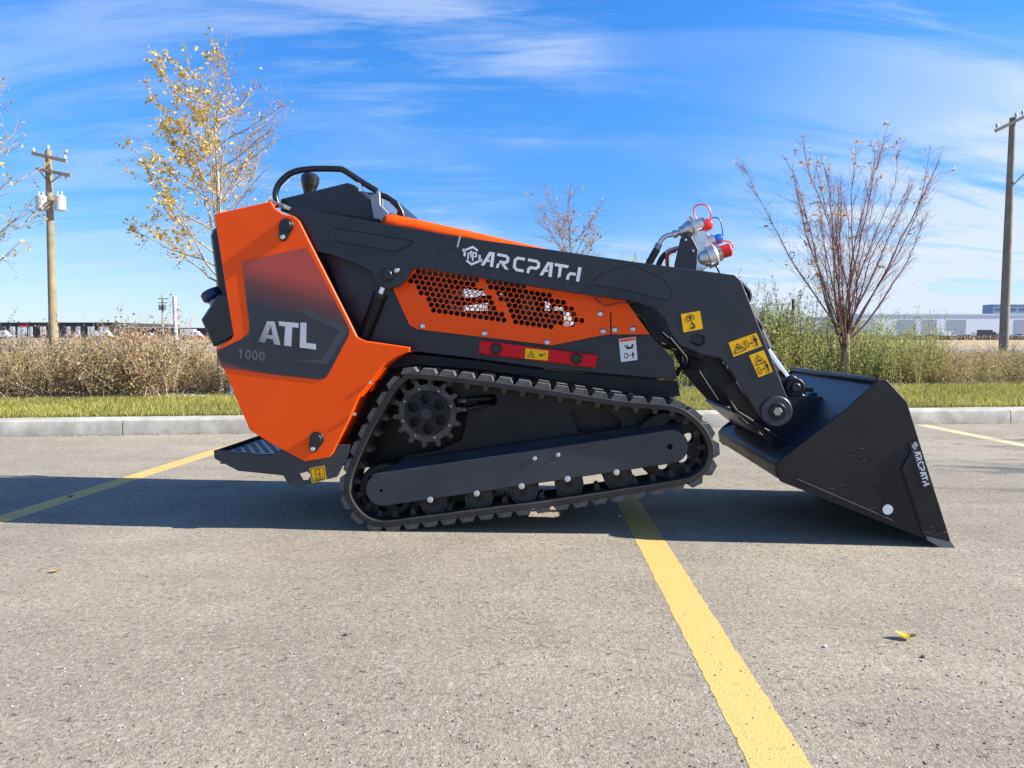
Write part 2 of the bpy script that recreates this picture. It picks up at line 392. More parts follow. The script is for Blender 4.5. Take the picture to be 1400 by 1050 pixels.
# --- undercarriage, once for each side
def S(w, side): return w if side == 0 else WD - w
def sp(name, outline, a, b, m, parent, side, **k):
    lo, hi = sorted((S(a, side), S(b, side))); return plate(name, outline, lo, hi, m, parent, **k)
for side in (0, 1):
    # lower cover beam with rounded ends and a sloping top
    cL, cR = U(523, 669, 0.03), U(917, 610, 0.03); r = 23 * PXM
    d = (Vector(cR) - Vector(cL)).normalized(); a0 = math.atan2(d.y, d.x)
    ol = [(cL[0] + r * math.cos(a0 + PI / 2 + PI * i / 14), cL[1] + r * math.sin(a0 + PI / 2 + PI * i / 14)) for i in range(15)]
    ol += [(cR[0] + r * math.cos(a0 - PI / 2 + PI * i / 14), cR[1] + r * math.sin(a0 - PI / 2 + PI * i / 14)) for i in range(15)]
    hR = circ(U(915, 610, 0.03), 4 * PXM, 12); hL = circ(U(522, 670, 0.03), 2.4 * PXM, 10)
    beam = sp('track_frame', ol, 0.02, 0.045, GREYP, loader, side, holes=[hR, hL], bev=0.003)
    sp('frame_core', [(x, z) for x, z in inset(ol, 0.012)], 0.047, 0.17, DARK, beam, side)
    # sloping top skirt
    bm = bmesh.new(); A = U(508, 650, 0.03); B = U(928, 587, 0.03); C = U(935, 574, 0.09); D_ = U(556, 628, 0.09)
    vs = [bm.verts.new((p[0], S(w, side), p[1])) for p, w in ((A, 0.024), (B, 0.024), (C, 0.085), (D_, 0.085), )]
    vs2 = [bm.verts.new((v.co.x, v.co.y + (0.004 if side == 0 else -0.004), v.co.z - 0.006)) for v in vs]
    bm.faces.new(vs); bm.faces.new(vs2)
    for i in range(4): bm.faces.new((vs[i - 1], vs[i], vs2[i], vs2[i - 1]))
    from_bm('sloping_guard', bm, GREYP, beam, 0)
    for px, py in ((588, 683.5), (651.5, 675), (713, 665), (776, 655), (843, 646), (731, 627), (763, 622)):
        c = U(px, py, 0.015); rr = 4.2 * PXM if py > 640 else 3 * PXM
        lathe('bolt', [(0, rr), (0.002, rr), (0.0035, rr * 0.7), (0.0037, 0)], (c[0], S(0.020, side), c[1]), (0, -1 if side == 0 else 1, 0), ZINC, beam, 10)
    # inner undercarriage plate
    ip = UL([(612, 512), (700, 528), (850, 552), (905, 562), (930, 580), (925, 600), (700, 640), (560, 650), (535, 640), (556, 622), (600, 615), (632, 600), (640, 560), (610, 525)], 0.12)
    slot = fillet(UL([(652, 540), (680, 538), (680, 554), (652, 556)], 0.12), 0.02)
    pocket = fillet(UL([(779, 562), (820, 553), (850, 575), (845, 600), (790, 590)], 0.12), 0.01)
    sp('undercarriage_plate', ip, 0.115, 0.13, DARK, loader, side, holes=[slot, pocket], bev=0.002)
    sp('cross_mount', UL([(770, 550), (880, 566), (880, 600), (790, 604)], 0.14), 0.16, 0.2, DARK, loader, side)
    # road rollers
    for px, py in ((593, 686), (655, 680), (716, 671), (778, 661), (845, 651)):
        c = U(px, py, 0.05); R = 20 * PXM
        pr = [(0, R * 0.3), (0.0, R * 0.72), (0.004, R * 0.80), (0.004, R * 0.97), (0.012, R), (0.05, R), (0.055, R * 0.6), (0.085, R * 0.6), (0.09, R), (0.13, R), (0.135, R * 0.4)]
        rl = lathe('road_roller', pr, (c[0], S(0.04, side), c[1]), (0, 1 if side == 0 else -1, 0), RUBBER, loader, 28)
        lathe('roller_hub', [(0, R * 0.28), (0.008, R * 0.26), (0.009, 0)], (c[0], S(0.046, side), c[1]), (0, -1 if side == 0 else 1, 0), DARK, rl, 14)
    # idlers
    for (px, py, R_) in ((527, 672, 40), (914, 610, 47)):
        c = U(px, py, 0.06); R = R_ * PXM
        ol_ = circ(c, R, 40); hs = [circ((c[0] + R * 0.62 * math.cos(a), c[1] + R * 0.62 * math.sin(a)), R * 0.17, 14) for a in np.arange(0.35, 6.4, 2 * PI / 6)[:6]]
        il = sp('idler_wheel', ol_, 0.07, 0.13, DARK, loader, side, holes=hs, bev=0.006)
        sp('idler_hub', circ(c, R * 0.3, 20), 0.055, 0.069, STEEL, il, side, bev=0.003)
    # drive sprocket
    c = U(584, 565, 0.05); Ro, Rr = 49 * PXM, 40 * PXM; sh = []
    NT = 14
    for i in range(NT):
        a = 2 * PI * i / NT + 0.12
        for da, rr in ((-0.18, Rr), (-0.10, Rr * 1.02), (-0.075, Ro * 0.95), (-0.03, Ro), (0.03, Ro), (0.075, Ro * 0.95), (0.10, Rr * 1.02)):
            sh.append((c[0] + rr * math.cos(a + da), c[1] + rr * math.sin(a + da)))
    hs = [circ((c[0] + 21 * PXM * math.cos(a), c[1] + 21 * PXM * math.sin(a)), 7 * PXM, 16) for a in [0.6 + 2 * PI * k / 6 for k in range(6)]]
    spk = sp('drive_sprocket', sh, 0.05, 0.066, STEEL if False else mat('sprocket_steel', (0.07, 0.066, 0.062), 0.45, 0.6, var=0.5, vscale=25), loader, side, holes=hs, bev=0.002)
    sp('sprocket_ring', circ(c, 31 * PXM, 36), 0.040, 0.0495, DARK, spk, side, holes=[circ((c[0] + 21 * PXM * math.cos(a), c[1] + 21 * PXM * math.sin(a)), 7.4 * PXM, 16) for a in [0.6 + 2 * PI * k / 6 for k in range(6)]], bev=0.002)
    for (rr, w1, m_) in ((13, 0.034, DARK), (8, 0.028, mat('hub_iron', (0.05, 0.048, 0.046), 0.5, 0.6))):
        sp('sprocket_hub', circ(c, rr * PXM, 24), w1, 0.0395 if rr == 13 else 0.0335, m_, spk, side, bev=0.002)
    for k in range(8):
        a = k * PI / 4 + 0.3; cc = (c[0] + 35 * PXM * math.cos(a), c[1] + 35 * PXM * math.sin(a))
        sp('bolt', circ(cc, 2.2 * PXM, 6), 0.044, 0.0495, STEEL, spk, side, bev=0.001)
    sp('drive_motor', circ(c, 30 * PXM, 28), 0.068, 0.2, DARK, loader, side)
    for k, (py, pe) in enumerate(((547, 548), (559, 558))):
        a_ = U(637, py, 0.1); b_ = U(672, pe - 3, 0.1)
        h_ = tube('hydraulic_hose', [(a_[0], S(0.09, side), a_[1]), ((a_[0] + b_[0]) / 2, S(0.095, side), (a_[1] + b_[1]) / 2 + 0.004), (b_[0], S(0.14, side), b_[1])], 0.010, DARK, loader, 8)
        tube('hose_fitting', [(a_[0] - 0.03, S(0.09, side), a_[1] - 0.002), (a_[0] + 0.01, S(0.09, side), a_[1])], 0.008, STEEL, h_, 6)

# --- chassis: side plates above the tracks
for side in (0, 1):
    wC = 0.10
    up = UL([(436, 330), (600, 330), (850, 400), (864, 423), (889, 457), (920, 490), (926, 519), (905, 518), (740, 503), (640, 489), (570, 481), (545, 486), (505, 466), (488, 460)], wC)
    # window in the charcoal plate behind the perforated panel
    win = UL([(556, 372), (700, 392), (795, 412), (812, 440), (750, 452), (620, 440), (572, 425)], wC)
    sp('chassis_side', up, wC, wC + 0.012, BLACK, loader, side, holes=[win], bev=0.002)
    fend = UL([(926, 521), (930, 541), (905, 545), (740, 517), (650, 505), (570, 499), (528, 505), (505, 540), (478, 600), (462, 600), (500, 500), (548, 482), (640, 491), (740, 505), (905, 520)], 0.13)
    sp('fender_plate', fend, 0.125, 0.14, DARK, loader, side, bev=0.002)
bm = bmesh.new()      # floor and inner tunnel between the tracks
tp = UL([(470, 500), (560, 484), (900, 530), (925, 545), (900, 600), (560, 640), (470, 640), (440, 600)], 0.2)
add_plate(bm, tp, 0.215, WD - 0.215)
from_bm('belly_tub', bm, DARK, loader, 30)

# --- perforated orange panel
def hexgrid_px(regions, pitch, r, tilt):
    out = []; ca, sa = math.cos(tilt), math.sin(tilt)
    def inside(p, poly):
        c = False; k = len(poly)
        for i in range(k):
            (x0, y0), (x1, y1) = poly[i - 1], poly[i]
            if (y0 > p[1]) != (y1 > p[1]) and p[0] < (x1 - x0) * (p[1] - y0) / (y1 - y0) + x0: c = not c
        return c
    for j in range(-30, 31):
        for i in range(-40, 41):
            x = (i + (j % 2) * 0.5) * pitch; y = j * pitch * 0.866
            p = (680 + x * ca - y * sa, 415 + x * sa + y * ca)
            if any(inside(p, R) for R in regions): out.append(p)
    return out
regA = [(560, 384), (566, 368), (600, 372), (652, 381), (652, 389), (664, 396), (672, 412), (684, 428), (695, 437), (680, 442), (650, 437), (617, 430), (590, 424), (588, 412), (573, 402), (569, 392)]
regB = [(660, 383), (700, 389), (748, 397), (758, 406), (772, 413), (785, 425), (800, 437), (786, 443), (748, 450), (705, 442), (698, 425), (684, 412), (676, 397), (664, 392)]
pitch = 8.1
hexes = hexgrid_px([regA, regB], pitch, 3.4, math.radians(8))
op = fillet(UL([(538, 396), (556, 360), (600, 360), (760, 388), (850, 404), (834, 428), (834, 457), (820, 459), (755, 472), (570, 450), (560, 444)], 0.088), 0.006, 3)
for side in (0, 1):
    hl = []
    for x, y in hexes:
        c = U(x, y, 0.088) if side == 0 else U(x, y, 0.088)
        rr = 3.95 * PXM
        hl.append([(c[0] + rr * math.cos(PI / 6 + k * PI / 3 - 0.14), c[1] + rr * math.sin(PI / 6 + k * PI / 3 - 0.14)) for k in range(6)])
    pan = sp('perforated_panel', op, 0.086, 0.0895, ORANGE, loader, side, holes=hl, smooth=0)
    for px, py in ((577, 446), (662, 456), (748, 468), (821, 429), (825, 453)):
        c = U(px, py, 0.08)
        lathe('bolt', [(0, 4.2 * PXM), (0.003, 4.2 * PXM), (0.007, 2.6 * PXM), (0.0075, 0)], (c[0], S(0.086, side), c[1]), (0, -1 if side == 0 else 1, 0), ZINC, pan, 12)
    q = fillet(UL([(836, 457), (836, 430), (832, 418), (822, 400), (852, 406), (864, 423), (888, 457)], 0.09), 0.002, 2)
    pan2 = sp('front_corner_panel', q, 0.087, 0.0905, ORANGE, loader, side)
    for px, py in ((841, 451), (866, 450)):
        c = U(px, py, 0.08)
        lathe('bolt', [(0, 4.2 * PXM), (0.003, 4.2 * PXM), (0.007, 2.6 * PXM), (0.0075, 0)], (c[0], S(0.087, side), c[1]), (0, -1 if side == 0 else 1, 0), ZINC, pan2, 12)
# --- engine bay behind the holes
def lbox(name, pxa, pxb, w, w0, w1, m, parent=loader, bev=0.004):
    (u0, z0), (u1, z1) = U(*pxa, w), U(*pxb, w)
    return box(name, (min(u0, u1), w0, min(z0, z1)), (max(u0, u1), w1, max(z0, z1)), m, parent, bev)
eng = lbox('engine_block', (600, 426), (770, 490), 0.3, 0.22, 0.62, DARK)
lbox('cylinder_head', (668, 404), (700, 424), 0.3, 0.26, 0.50, mat('engine_grey', (0.03, 0.03, 0.032), 0.5, 0.4, var=0.3), eng)
lbox('radiator', (560, 372), (622, 480), 0.3, 0.16, 0.60, DARK, eng)
lbox('air_filter', (712, 402), (730, 432), 0.25, 0.2, 0.5, PLASTIC, eng, 0.012)
tube('coolant_hose', [(U(620, 400, .2)[0], .2, U(620, 412, .2)[1]), (U(640, 395, .2)[0], .22, U(640, 412, .2)[1]), (U(668, 405, .2)[0], .26, U(668, 407, .2)[1])], 0.015, PLASTIC, eng)
for x0, x1, y0, y1 in ((668, 676, 384, 430), (705, 711, 386, 430), (752, 757, 392, 450), (786, 790, 400, 450)):
    lbox('engine_bay_strut', (x0, y0), (x1, y1), 0.45, 0.5, 0.56, DARK, eng, 0.002)
box('bay_back_panel', (U(690, 400, .7)[0], 0.66, U(690, 445, .7)[1]), (U(745, 400, .7)[0], 0.668, U(690, 392, .7)[1]), DARK, eng)

# --- hood: bright orange top plate between the arms
hood_px = [(522, 293), (560, 297), (640, 316), (700, 331), (800, 352), (850, 362), (880, 420), (860, 420), (600, 370), (520, 360)]
ho = UL(hood_px, 0.16)
plate('hood', ho, 0.16, WD - 0.16, ORANGE, loader, bev=0.006) if False else None
hood_ol = UL([(517, 318), (521, 298), (526, 293.5), (534, 292), (560, 297), (640, 314.5), (700, 328.5), (800, 352), (850, 366), (840, 372), (640, 335), (560, 322)], 0.09)
plate('hood', fillet(hood_ol, [0, 0.01, 0.01, 0.02, 0.03, 0.03, 0.03, 0.03, 0.01, 0, 0, 0], 3), 0.085, WD - 0.085, ORANGE, loader, bev=0.02, smooth=50)
sidecover = UL([(500, 310), (640, 330), (850, 372), (870, 400), (860, 410), (600, 372), (500, 360)], 0.17)
for side in (0, 1): sp('hood_side', UL([(500, 310), (640, 330), (850, 372), (870, 384), (860, 390), (600, 352), (500, 345)], 0.17), 0.165, 0.170, DARK, loader, side)

# --- rear tower
for side in (0, 1):
    to = UL([(440, 290), (520, 300), (560, 340), (562, 470), (500, 470), (440, 440), (420, 350)], 0.15)
    sp('tower_side', to, 0.14, 0.155, DARK, loader, side)
plate('tower_back', UL([(303, 305), (318, 400), (330, 455), (308, 481), (346, 582), (400, 605), (420, 560), (400, 330)], 0.03), 0.03, WD - 0.03, DARK, loader)
orange_px = [(292.5, 292.5), (369.6, 275), (376, 285), (387, 292.5), (401, 295), (409, 302), (420, 324), (476, 435), (488.5, 461), (499, 466), (562, 475), (558, 481), (545, 486), (527, 497), (509, 520), (491, 541), (481, 566), (455, 620), (450, 625.5), (416.5, 631), (368, 605), (341, 588), (294.5, 478), (316, 463), (319, 458), (312.5, 420)]
RS = [0.006, 0.004, 0.02, 0.02, 0.03, 0.02, 0, 0.02, 0.02, 0, 0.006, 0, 0.02, 0.02, 0, 0, 0.02, 0, 0.01, 0.02, 0.02, 0.02, 0.004, 0.01, 0.02, 0]
for side in (0, 1):
    wo = -0.008
    og = fillet(UL(orange_px, wo), RS, 4)
    pl = sp('rear_side_panel', og, wo, 0.004, ORANGE, loader, side, bev=0.003)
    # returning flanges: wheel-arch edge, front edge, top edge
    def flange(line_px, depth, nm='panel_flange'):
        ln = UL(line_px, 0.004); sgn = 1
        sp(nm, thick([(x, z) for x, z in ln], 0.005), 0.0045, depth, ORANGE, pl, side, smooth=40)
    flange([(557, 480), (543, 486), (526, 499), (508, 522)], 0.10)
    flange([(506, 524), (490, 543), (480, 568), (454, 620)], 0.19)
    flange([(294.5, 294.5), (368.5, 277)], WD / 2 - 0.01 if False else 0.09)
    # cut at the flange: short tabs
    for a_, b_ in (((507, 525), (500, 537)), ((520, 508), (512, 520))):
        sp('flange_tab', thick(UL([a_, b_], 0.01), 0.006), 0.08, 0.13, ORANGE, pl, side)
    for px, py in ((507, 523), (486, 566)):
        c = U(px, py, 0.0); lathe('bolt', [(0, 2.4 * PXM), (0.005, 2.0 * PXM), (0.0055, 0)], (c[0], S(wo - 0.001, side), c[1]), (0, -1 if side == 0 else 1, 0), ZINC, pl, 8)
    # pin retainers: black teardrop with a bolt
    for (cx, cy), (bx, by) in (((392, 309), (388, 324.5)), ((433.5, 600), (429, 613))):
        C1 = Vector(U(cx, cy, wo)); C2 = Vector(U(bx, by, wo)); R1, R2 = 10 * PXM, 5.5 * PXM
        dd = (C2 - C1); a = math.atan2(dd.y, dd.x); off = math.acos((R1 - R2) / dd.length)
        td = [(C1.x + R1 * math.cos(a + off + (2 * PI - 2 * off) * i / 20), C1.y + R1 * math.sin(a + off + (2 * PI - 2 * off) * i / 20)) for i in range(21)]
        td += [(C2.x + R2 * math.cos(a - off + 2 * off * i / 8), C2.y + R2 * math.sin(a - off + 2 * off * i / 8)) for i in range(9)]
        rt = sp('pin_retainer', td, wo - 0.009, wo - 0.0005, PLASTIC, pl, side, bev=0.002)
        sp('pin_head', circ(tuple(C1), R1 * 0.82, 24), wo - 0.019, wo - 0.0095, PLASTIC, pl, side, bev=0.003)
        lathe('bolt', [(0, 3.3 * PXM), (0.004, 3.3 * PXM), (0.006, 2.2 * PXM), (0.0065, 0)], (C2.x, S(wo - 0.0095, side), C2.y), (0, -1 if side == 0 else 1, 0), ZINC, pl, 10)
    if side == 0: panel0 = pl
    # faint round cover outline
    c = U(488, 545, wo)

# --- decal on the rear panel
def decal_mat():
    m = bpy.data.materials.new('fading_decal'); m.use_nodes = True; nt = m.node_tree; N = nt.nodes; L = nt.links; b = N['Principled BSDF']
    tc = N.new('ShaderNodeTexCoord'); sx = N.new('ShaderNodeSeparateXYZ'); L.new(tc.outputs['Object'], sx.inputs[0])
    zt = U(380, 350, 0)[1]; zb = U(380, 428, 0)[1]; ux = U(380, 400, 0)[0]
    # print fades from brick red to charcoal, on a slant
    a = N.new('ShaderNodeMath'); a.operation = 'MULTIPLY'; a.inputs[1].default_value = 0.28; L.new(sx.outputs['X'], a.inputs[0])
    s = N.new('ShaderNodeMath'); s.operation = 'ADD'; L.new(a.outputs[0], s.inputs[1]); L.new(sx.outputs['Z'], s.inputs[0])
    r = N.new('ShaderNodeMapRange'); r.inputs[1].default_value = zt + 0.28 * ux; r.inputs[2].default_value = zb + 0.28 * ux; L.new(s.outputs[0], r.inputs[0])
    cr = N.new('ShaderNodeValToRGB'); e = cr.color_ramp.elements
    e[0].position = 0.25; e[0].color = (0.46, 0.052, 0.026, 1); e[1].position = 1.0; e[1].color = (0.018, 0.019, 0.028, 1)
    k = e.new(0.62); k.color = (0.13, 0.028, 0.022, 1)
    L.new(r.outputs[0], cr.inputs[0])
    # print returns to orange at the lower left corner
    zc = U(300, 503, 0); r2 = N.new('ShaderNodeMapRange'); r2.inputs[1].default_value = zc[1] + 0.03; r2.inputs[2].default_value = zc[1] - 0.01
    a2 = N.new('ShaderNodeMath'); a2.operation = 'ADD'; m2 = N.new('ShaderNodeMath'); m2.operation = 'MULTIPLY_ADD'; m2.inputs[1].default_value = 0.25; m2.inputs[2].default_value = -0.25 * zc[0]
    L.new(sx.outputs['X'], m2.inputs[0]); L.new(m2.outputs[0], a2.inputs[0]); L.new(sx.outputs['Z'], a2.inputs[1]); L.new(a2.outputs[0], r2.inputs[0])
    mx = N.new('ShaderNodeMix'); mx.data_type = 'RGBA'; L.new(r2.outputs[0], mx.inputs[0]); L.new(cr.outputs[0], mx.inputs[6]); mx.inputs[7].default_value = (0.45, 0.07, 0.02, 1)
    L.new(mx.outputs[2], b.inputs['Base Color']); b.inputs['Roughness'].default_value = 0.4; b.inputs['Coat Weight'].default_value = 0.2
    return m
DEC = decal_mat()
wd = -0.0095
dec_px = [(331, 358), (420, 338), (430, 356), (456, 407), (474, 442), (477.5, 450), (477, 458), (451, 508), (445, 517), (434, 519), (380, 513), (303, 503), (296, 480), (330, 463.5), (340, 456), (341, 446), (338, 420)]
decal = plate('printed_decal', UL(dec_px, wd), wd, wd + 0.001, DEC, panel0, smooth=0)
# lighter facet printed inside it
plate('printed_facet', UL([(392, 419), (430, 427), (474, 446), (474, 454), (447, 498), (400, 494), (440, 491), (464, 452), (430, 436)], wd - 0.0004), wd - 0.0006, wd - 0.0002, mat('decal_facet', (0.05, 0.05, 0.06), 0.4), decal, smooth=0)

def quadmap(q, w):
    """q = px corners BL, BR, TR, TL -> map from unit square to the loader's plane"""
    def f(s, t):
        x = (q[0][0] * (1 - s) + q[1][0] * s) * (1 - t) + (q[3][0] * (1 - s) + q[2][0] * s) * t
        y = (q[0][1] * (1 - s) + q[1][1] * s) * (1 - t) + (q[3][1] * (1 - s) + q[2][1] * s) * t
        return U(x, y, w)
    return f
def art(name, polys, f, w, m, parent, th=0.0005, holes=None):
    bm = bmesh.new()
    for i, p in enumerate(polys):
        hs = [[f(*a) for a in h] for h in (holes or {}).get(i, [])]
        add_plate(bm, [f(*a) for a in p], w - th, w, holes=hs)
    return from_bm(name, bm, m, parent, 0)
# ATL lettering
fA = quadmap([(354, 468), (432, 478), (432, 442), (358, 438)], wd - 0.001)
def silver_print(name):
    m = bpy.data.materials.new(name); m.use_nodes = True; nt = m.node_tree; N = nt.nodes; L = nt.links; b = N['Principled BSDF']
    tc = N.new('ShaderNodeTexCoord'); sx = N.new('ShaderNodeSeparateXYZ'); L.new(tc.outputs['Object'], sx.inputs[0])
    u0, u1 = U(346, 470, 0)[0], U(392, 470, 0)[0]
    r = N.new('ShaderNodeMapRange'); r.inputs[1].default_value = u0; r.inputs[2].default_value = u1
    r.inputs[3].default_value = 0.12; r.inputs[4].default_value = 1
    zz = N.new('ShaderNodeMath'); zz.operation = 'MULTIPLY_ADD'; zz.inputs[1].default_value = 0.7; zz.inputs[2].default_value = -0.7 * U(380, 458, 0)[1]
    L.new(sx.outputs['Z'], zz.inputs[0]); ad = N.new('ShaderNodeMath'); ad.operation = 'ADD'; L.new(zz.outputs[0], ad.inputs[0]); L.new(sx.outputs['X'], ad.inputs[1])
    L.new(ad.outputs[0], r.inputs[0])
    mx = N.new('ShaderNodeMix'); mx.data_type = 'RGBA'; L.new(r.outputs[0], mx.inputs[0]); mx.inputs[6].default_value = (0.05, 0.05, 0.06, 1); mx.inputs[7].default_value = (0.55, 0.55, 0.58, 1)
    L.new(mx.outputs[2], b.inputs['Base Color']); b.inputs['Roughness'].default_value = 0.4; return m
SILV = silver_print('silver_print')
art('letter_print', [[(0.0, 0.0), (0.0, 0.0)]][:0] + [
    [(-0.01, 0.02), (0.10, 0.98), (0.23, 0.98), (0.375, 0.0), (0.265, 0.0), (0.24, 0.2), (0.125, 0.22), (0.10, 0.0)],
    [(0.31, 1.0), (0.68, 0.97), (0.68, 0.78), (0.565, 0.79), (0.565, 0.0), (0.44, 0.0), (0.44, 0.8), (0.325, 0.82)],
    [(0.715, 1.0), (0.825, 1.0), (0.825, 0.22), (1.0, 0.21), (1.0, 0.0), (0.715, 0.0)]], fA, wd - 0.0012, SILV, decal,
    holes={0: [[(0.135, 0.38), (0.225, 0.37), (0.18, 0.80)]]})
f1 = quadmap([(326, 490), (363, 494), (363, 481), (327, 477)], wd - 0.001)
def oh(x0): 
    return ([(x0 + 0.11 + 0.11 * math.cos(a), 0.5 + 0.5 * math.sin(a)) for a in np.linspace(0, 2 * PI, 17)[:-1]],
            [(x0 + 0.11 + 0.055 * math.cos(a), 0.5 + 0.30 * math.sin(a)) for a in np.linspace(0, 2 * PI, 17)[:-1]])
o1, o2, o3 = oh(0.24), oh(0.50), oh(0.76)
art('letter_print', [[(0.06, 0), (0.06, 0.72), (0.0, 0.62), (0.0, 0.78), (0.07, 1.0), (0.12, 1.0), (0.12, 0)], o1[0], o2[0], o3[0]], f1, wd - 0.0012, SILV, decal,
    holes={1: [o1[1]], 2: [o2[1]], 3: [o3[1]]})

# --- ARCPATH wordmark (height units, total length 6.87)
def wordmark(f_unit):
    g = lambda x, y: f_unit(x / 6.87, y)
    T = 0.19
    A = [thick([(0.10, 0.0), (0.52, 0.90), (0.80, 0.90)], T)[:], ]
    polys = []
    def add(line, x0, t=T, sh=0.0): polys.append([(a + x0, b) for a, b in thick(line, t)])
    def quad(pts, x0): polys.append([(a + x0, b) for a, b in pts])
    def letterA(x0):
        quad([(0.0, 0.0), (0.22, 0.0), (0.36, 0.30), (0.56, 0.30), (0.56, 0.46), (0.43, 0.46), (0.56, 0.74), (0.62, 0.80), (0.62, 0.0), (0.84, 0.0), (0.84, 1.0), (0.46, 1.0)], x0)
    letterA(0.02)
    add([(0.02, 0.905), (0.62, 0.905), (0.78, 0.78), (0.78, 0.58), (0.62, 0.44), (0.22, 0.44)], 1.02)
    quad([(0.36, 0.32), (0.60, 0.32), (0.92, 0.0), (0.66, 0.0)], 1.02)
    quad([(0.02, 0.0), (0.20, 0.0), (0.26, 0.32), (0.10, 0.32)], 1.02)
    add([(0.78, 0.905), (0.30, 0.905), (0.12, 0.74), (0.12, 0.26), (0.30, 0.095), (0.78, 0.095)], 2.17)
    add([(0.06, 0.905), (0.66, 0.905), (0.82, 0.78), (0.82, 0.55), (0.66, 0.41), (0.30, 0.41), (0.18, 0.28), (0.14, 0.0)], 3.10)
    letterA(4.05)
    quad([(0.0, 1.0), (0.0, 0.80), (0.30, 0.80), (0.30, 0.0), (0.50, 0.16), (0.52, 0.80), (0.92, 0.80), (0.98, 1.0)], 5.0)
    add([(0.14, 0.0), (0.20, 0.32), (0.34, 0.47), (0.68, 0.47)], 5.82)
    quad([(0.74, 0.0), (0.96, 0.0), (1.04, 1.0), (0.80, 1.0)], 5.82)
    return polys, g
def emblem(f_unit):
    """hexagonal circuit emblem in a unit square"""
    def c(r, a): return (0.5 + r * math.cos(a), 0.5 + r * math.sin(a))
    polys = []; holes = {}
    for k0, k1 in ((0, 3), (3, 6)):
        line = [c(0.44, PI / 6 + PI / 3 * k) for k in range(k0, k1 + 1)]
        line[0] = tuple(Vector(line[0]).lerp(Vector(line[1]), 0.3)); line[-1] = tuple(Vector(line[-1]).lerp(Vector(line[-2]), 0.3))
        polys.append(thick(line, 0.105))
    for a in (PI * 0.86, -PI * 0.12):
        holes[len(polys)] = [[(c(0.47, a)[0] + 0.045 * math.cos(t), c(0.47, a)[1] + 0.045 * math.sin(t)) for t in np.linspace(0, 2 * PI, 9)[:-1]]]
        polys.append([(c(0.47, a)[0] + 0.095 * math.cos(t), c(0.47, a)[1] + 0.095 * math.sin(t)) for t in np.linspace(0, 2 * PI, 11)[:-1]])
    polys.append(thick([(0.30, 0.28), (0.30, 0.56), (0.44, 0.70), (0.44, 0.40)], 0.075))
    polys.append(thick([(0.54, 0.24), (0.54, 0.66), (0.68, 0.66), (0.72, 0.52), (0.62, 0.44)], 0.075))
    return polys, holes

# --- loader arms
arm_px = [(394, 283), (450, 292), (520, 305), (628, 324), (700, 333.5), (864, 357.5), (1005, 376), (1013, 383), (1077, 545), (1084, 562), (1078, 578), (1062, 585), (1046, 578), (1036, 566), (995, 500), (985, 489), (960, 484), (930, 472), (917, 455), (908, 434), (893, 420), (868, 412), (820, 406), (756, 396), (670, 382), (580, 368), (566, 367), (556, 381), (547, 391), (530, 396), (513, 389), (509, 372), (484, 360), (452, 348), (432, 344), (412, 330), (400, 300)]
ra = [0.01, 0, 0, 0, 0, 0, 0.015, 0.01, 0, 0.02, 0.03, 0.03, 0.03, 0.02, 0, 0.02, 0.03, 0.05, 0.03, 0.03, 0.03, 0, 0, 0, 0, 0, 0.02, 0.01, 0.02, 0.03, 0.03, 0.02, 0, 0, 0, 0, 0]
WA = 0.030
arm_ol = fillet(UL(arm_px, WA), ra, 4)
ahole = fillet(UL([(942, 459), (951, 456), (963, 459), (964, 470), (953, 475), (943, 468)], WA), 0.01, 3)
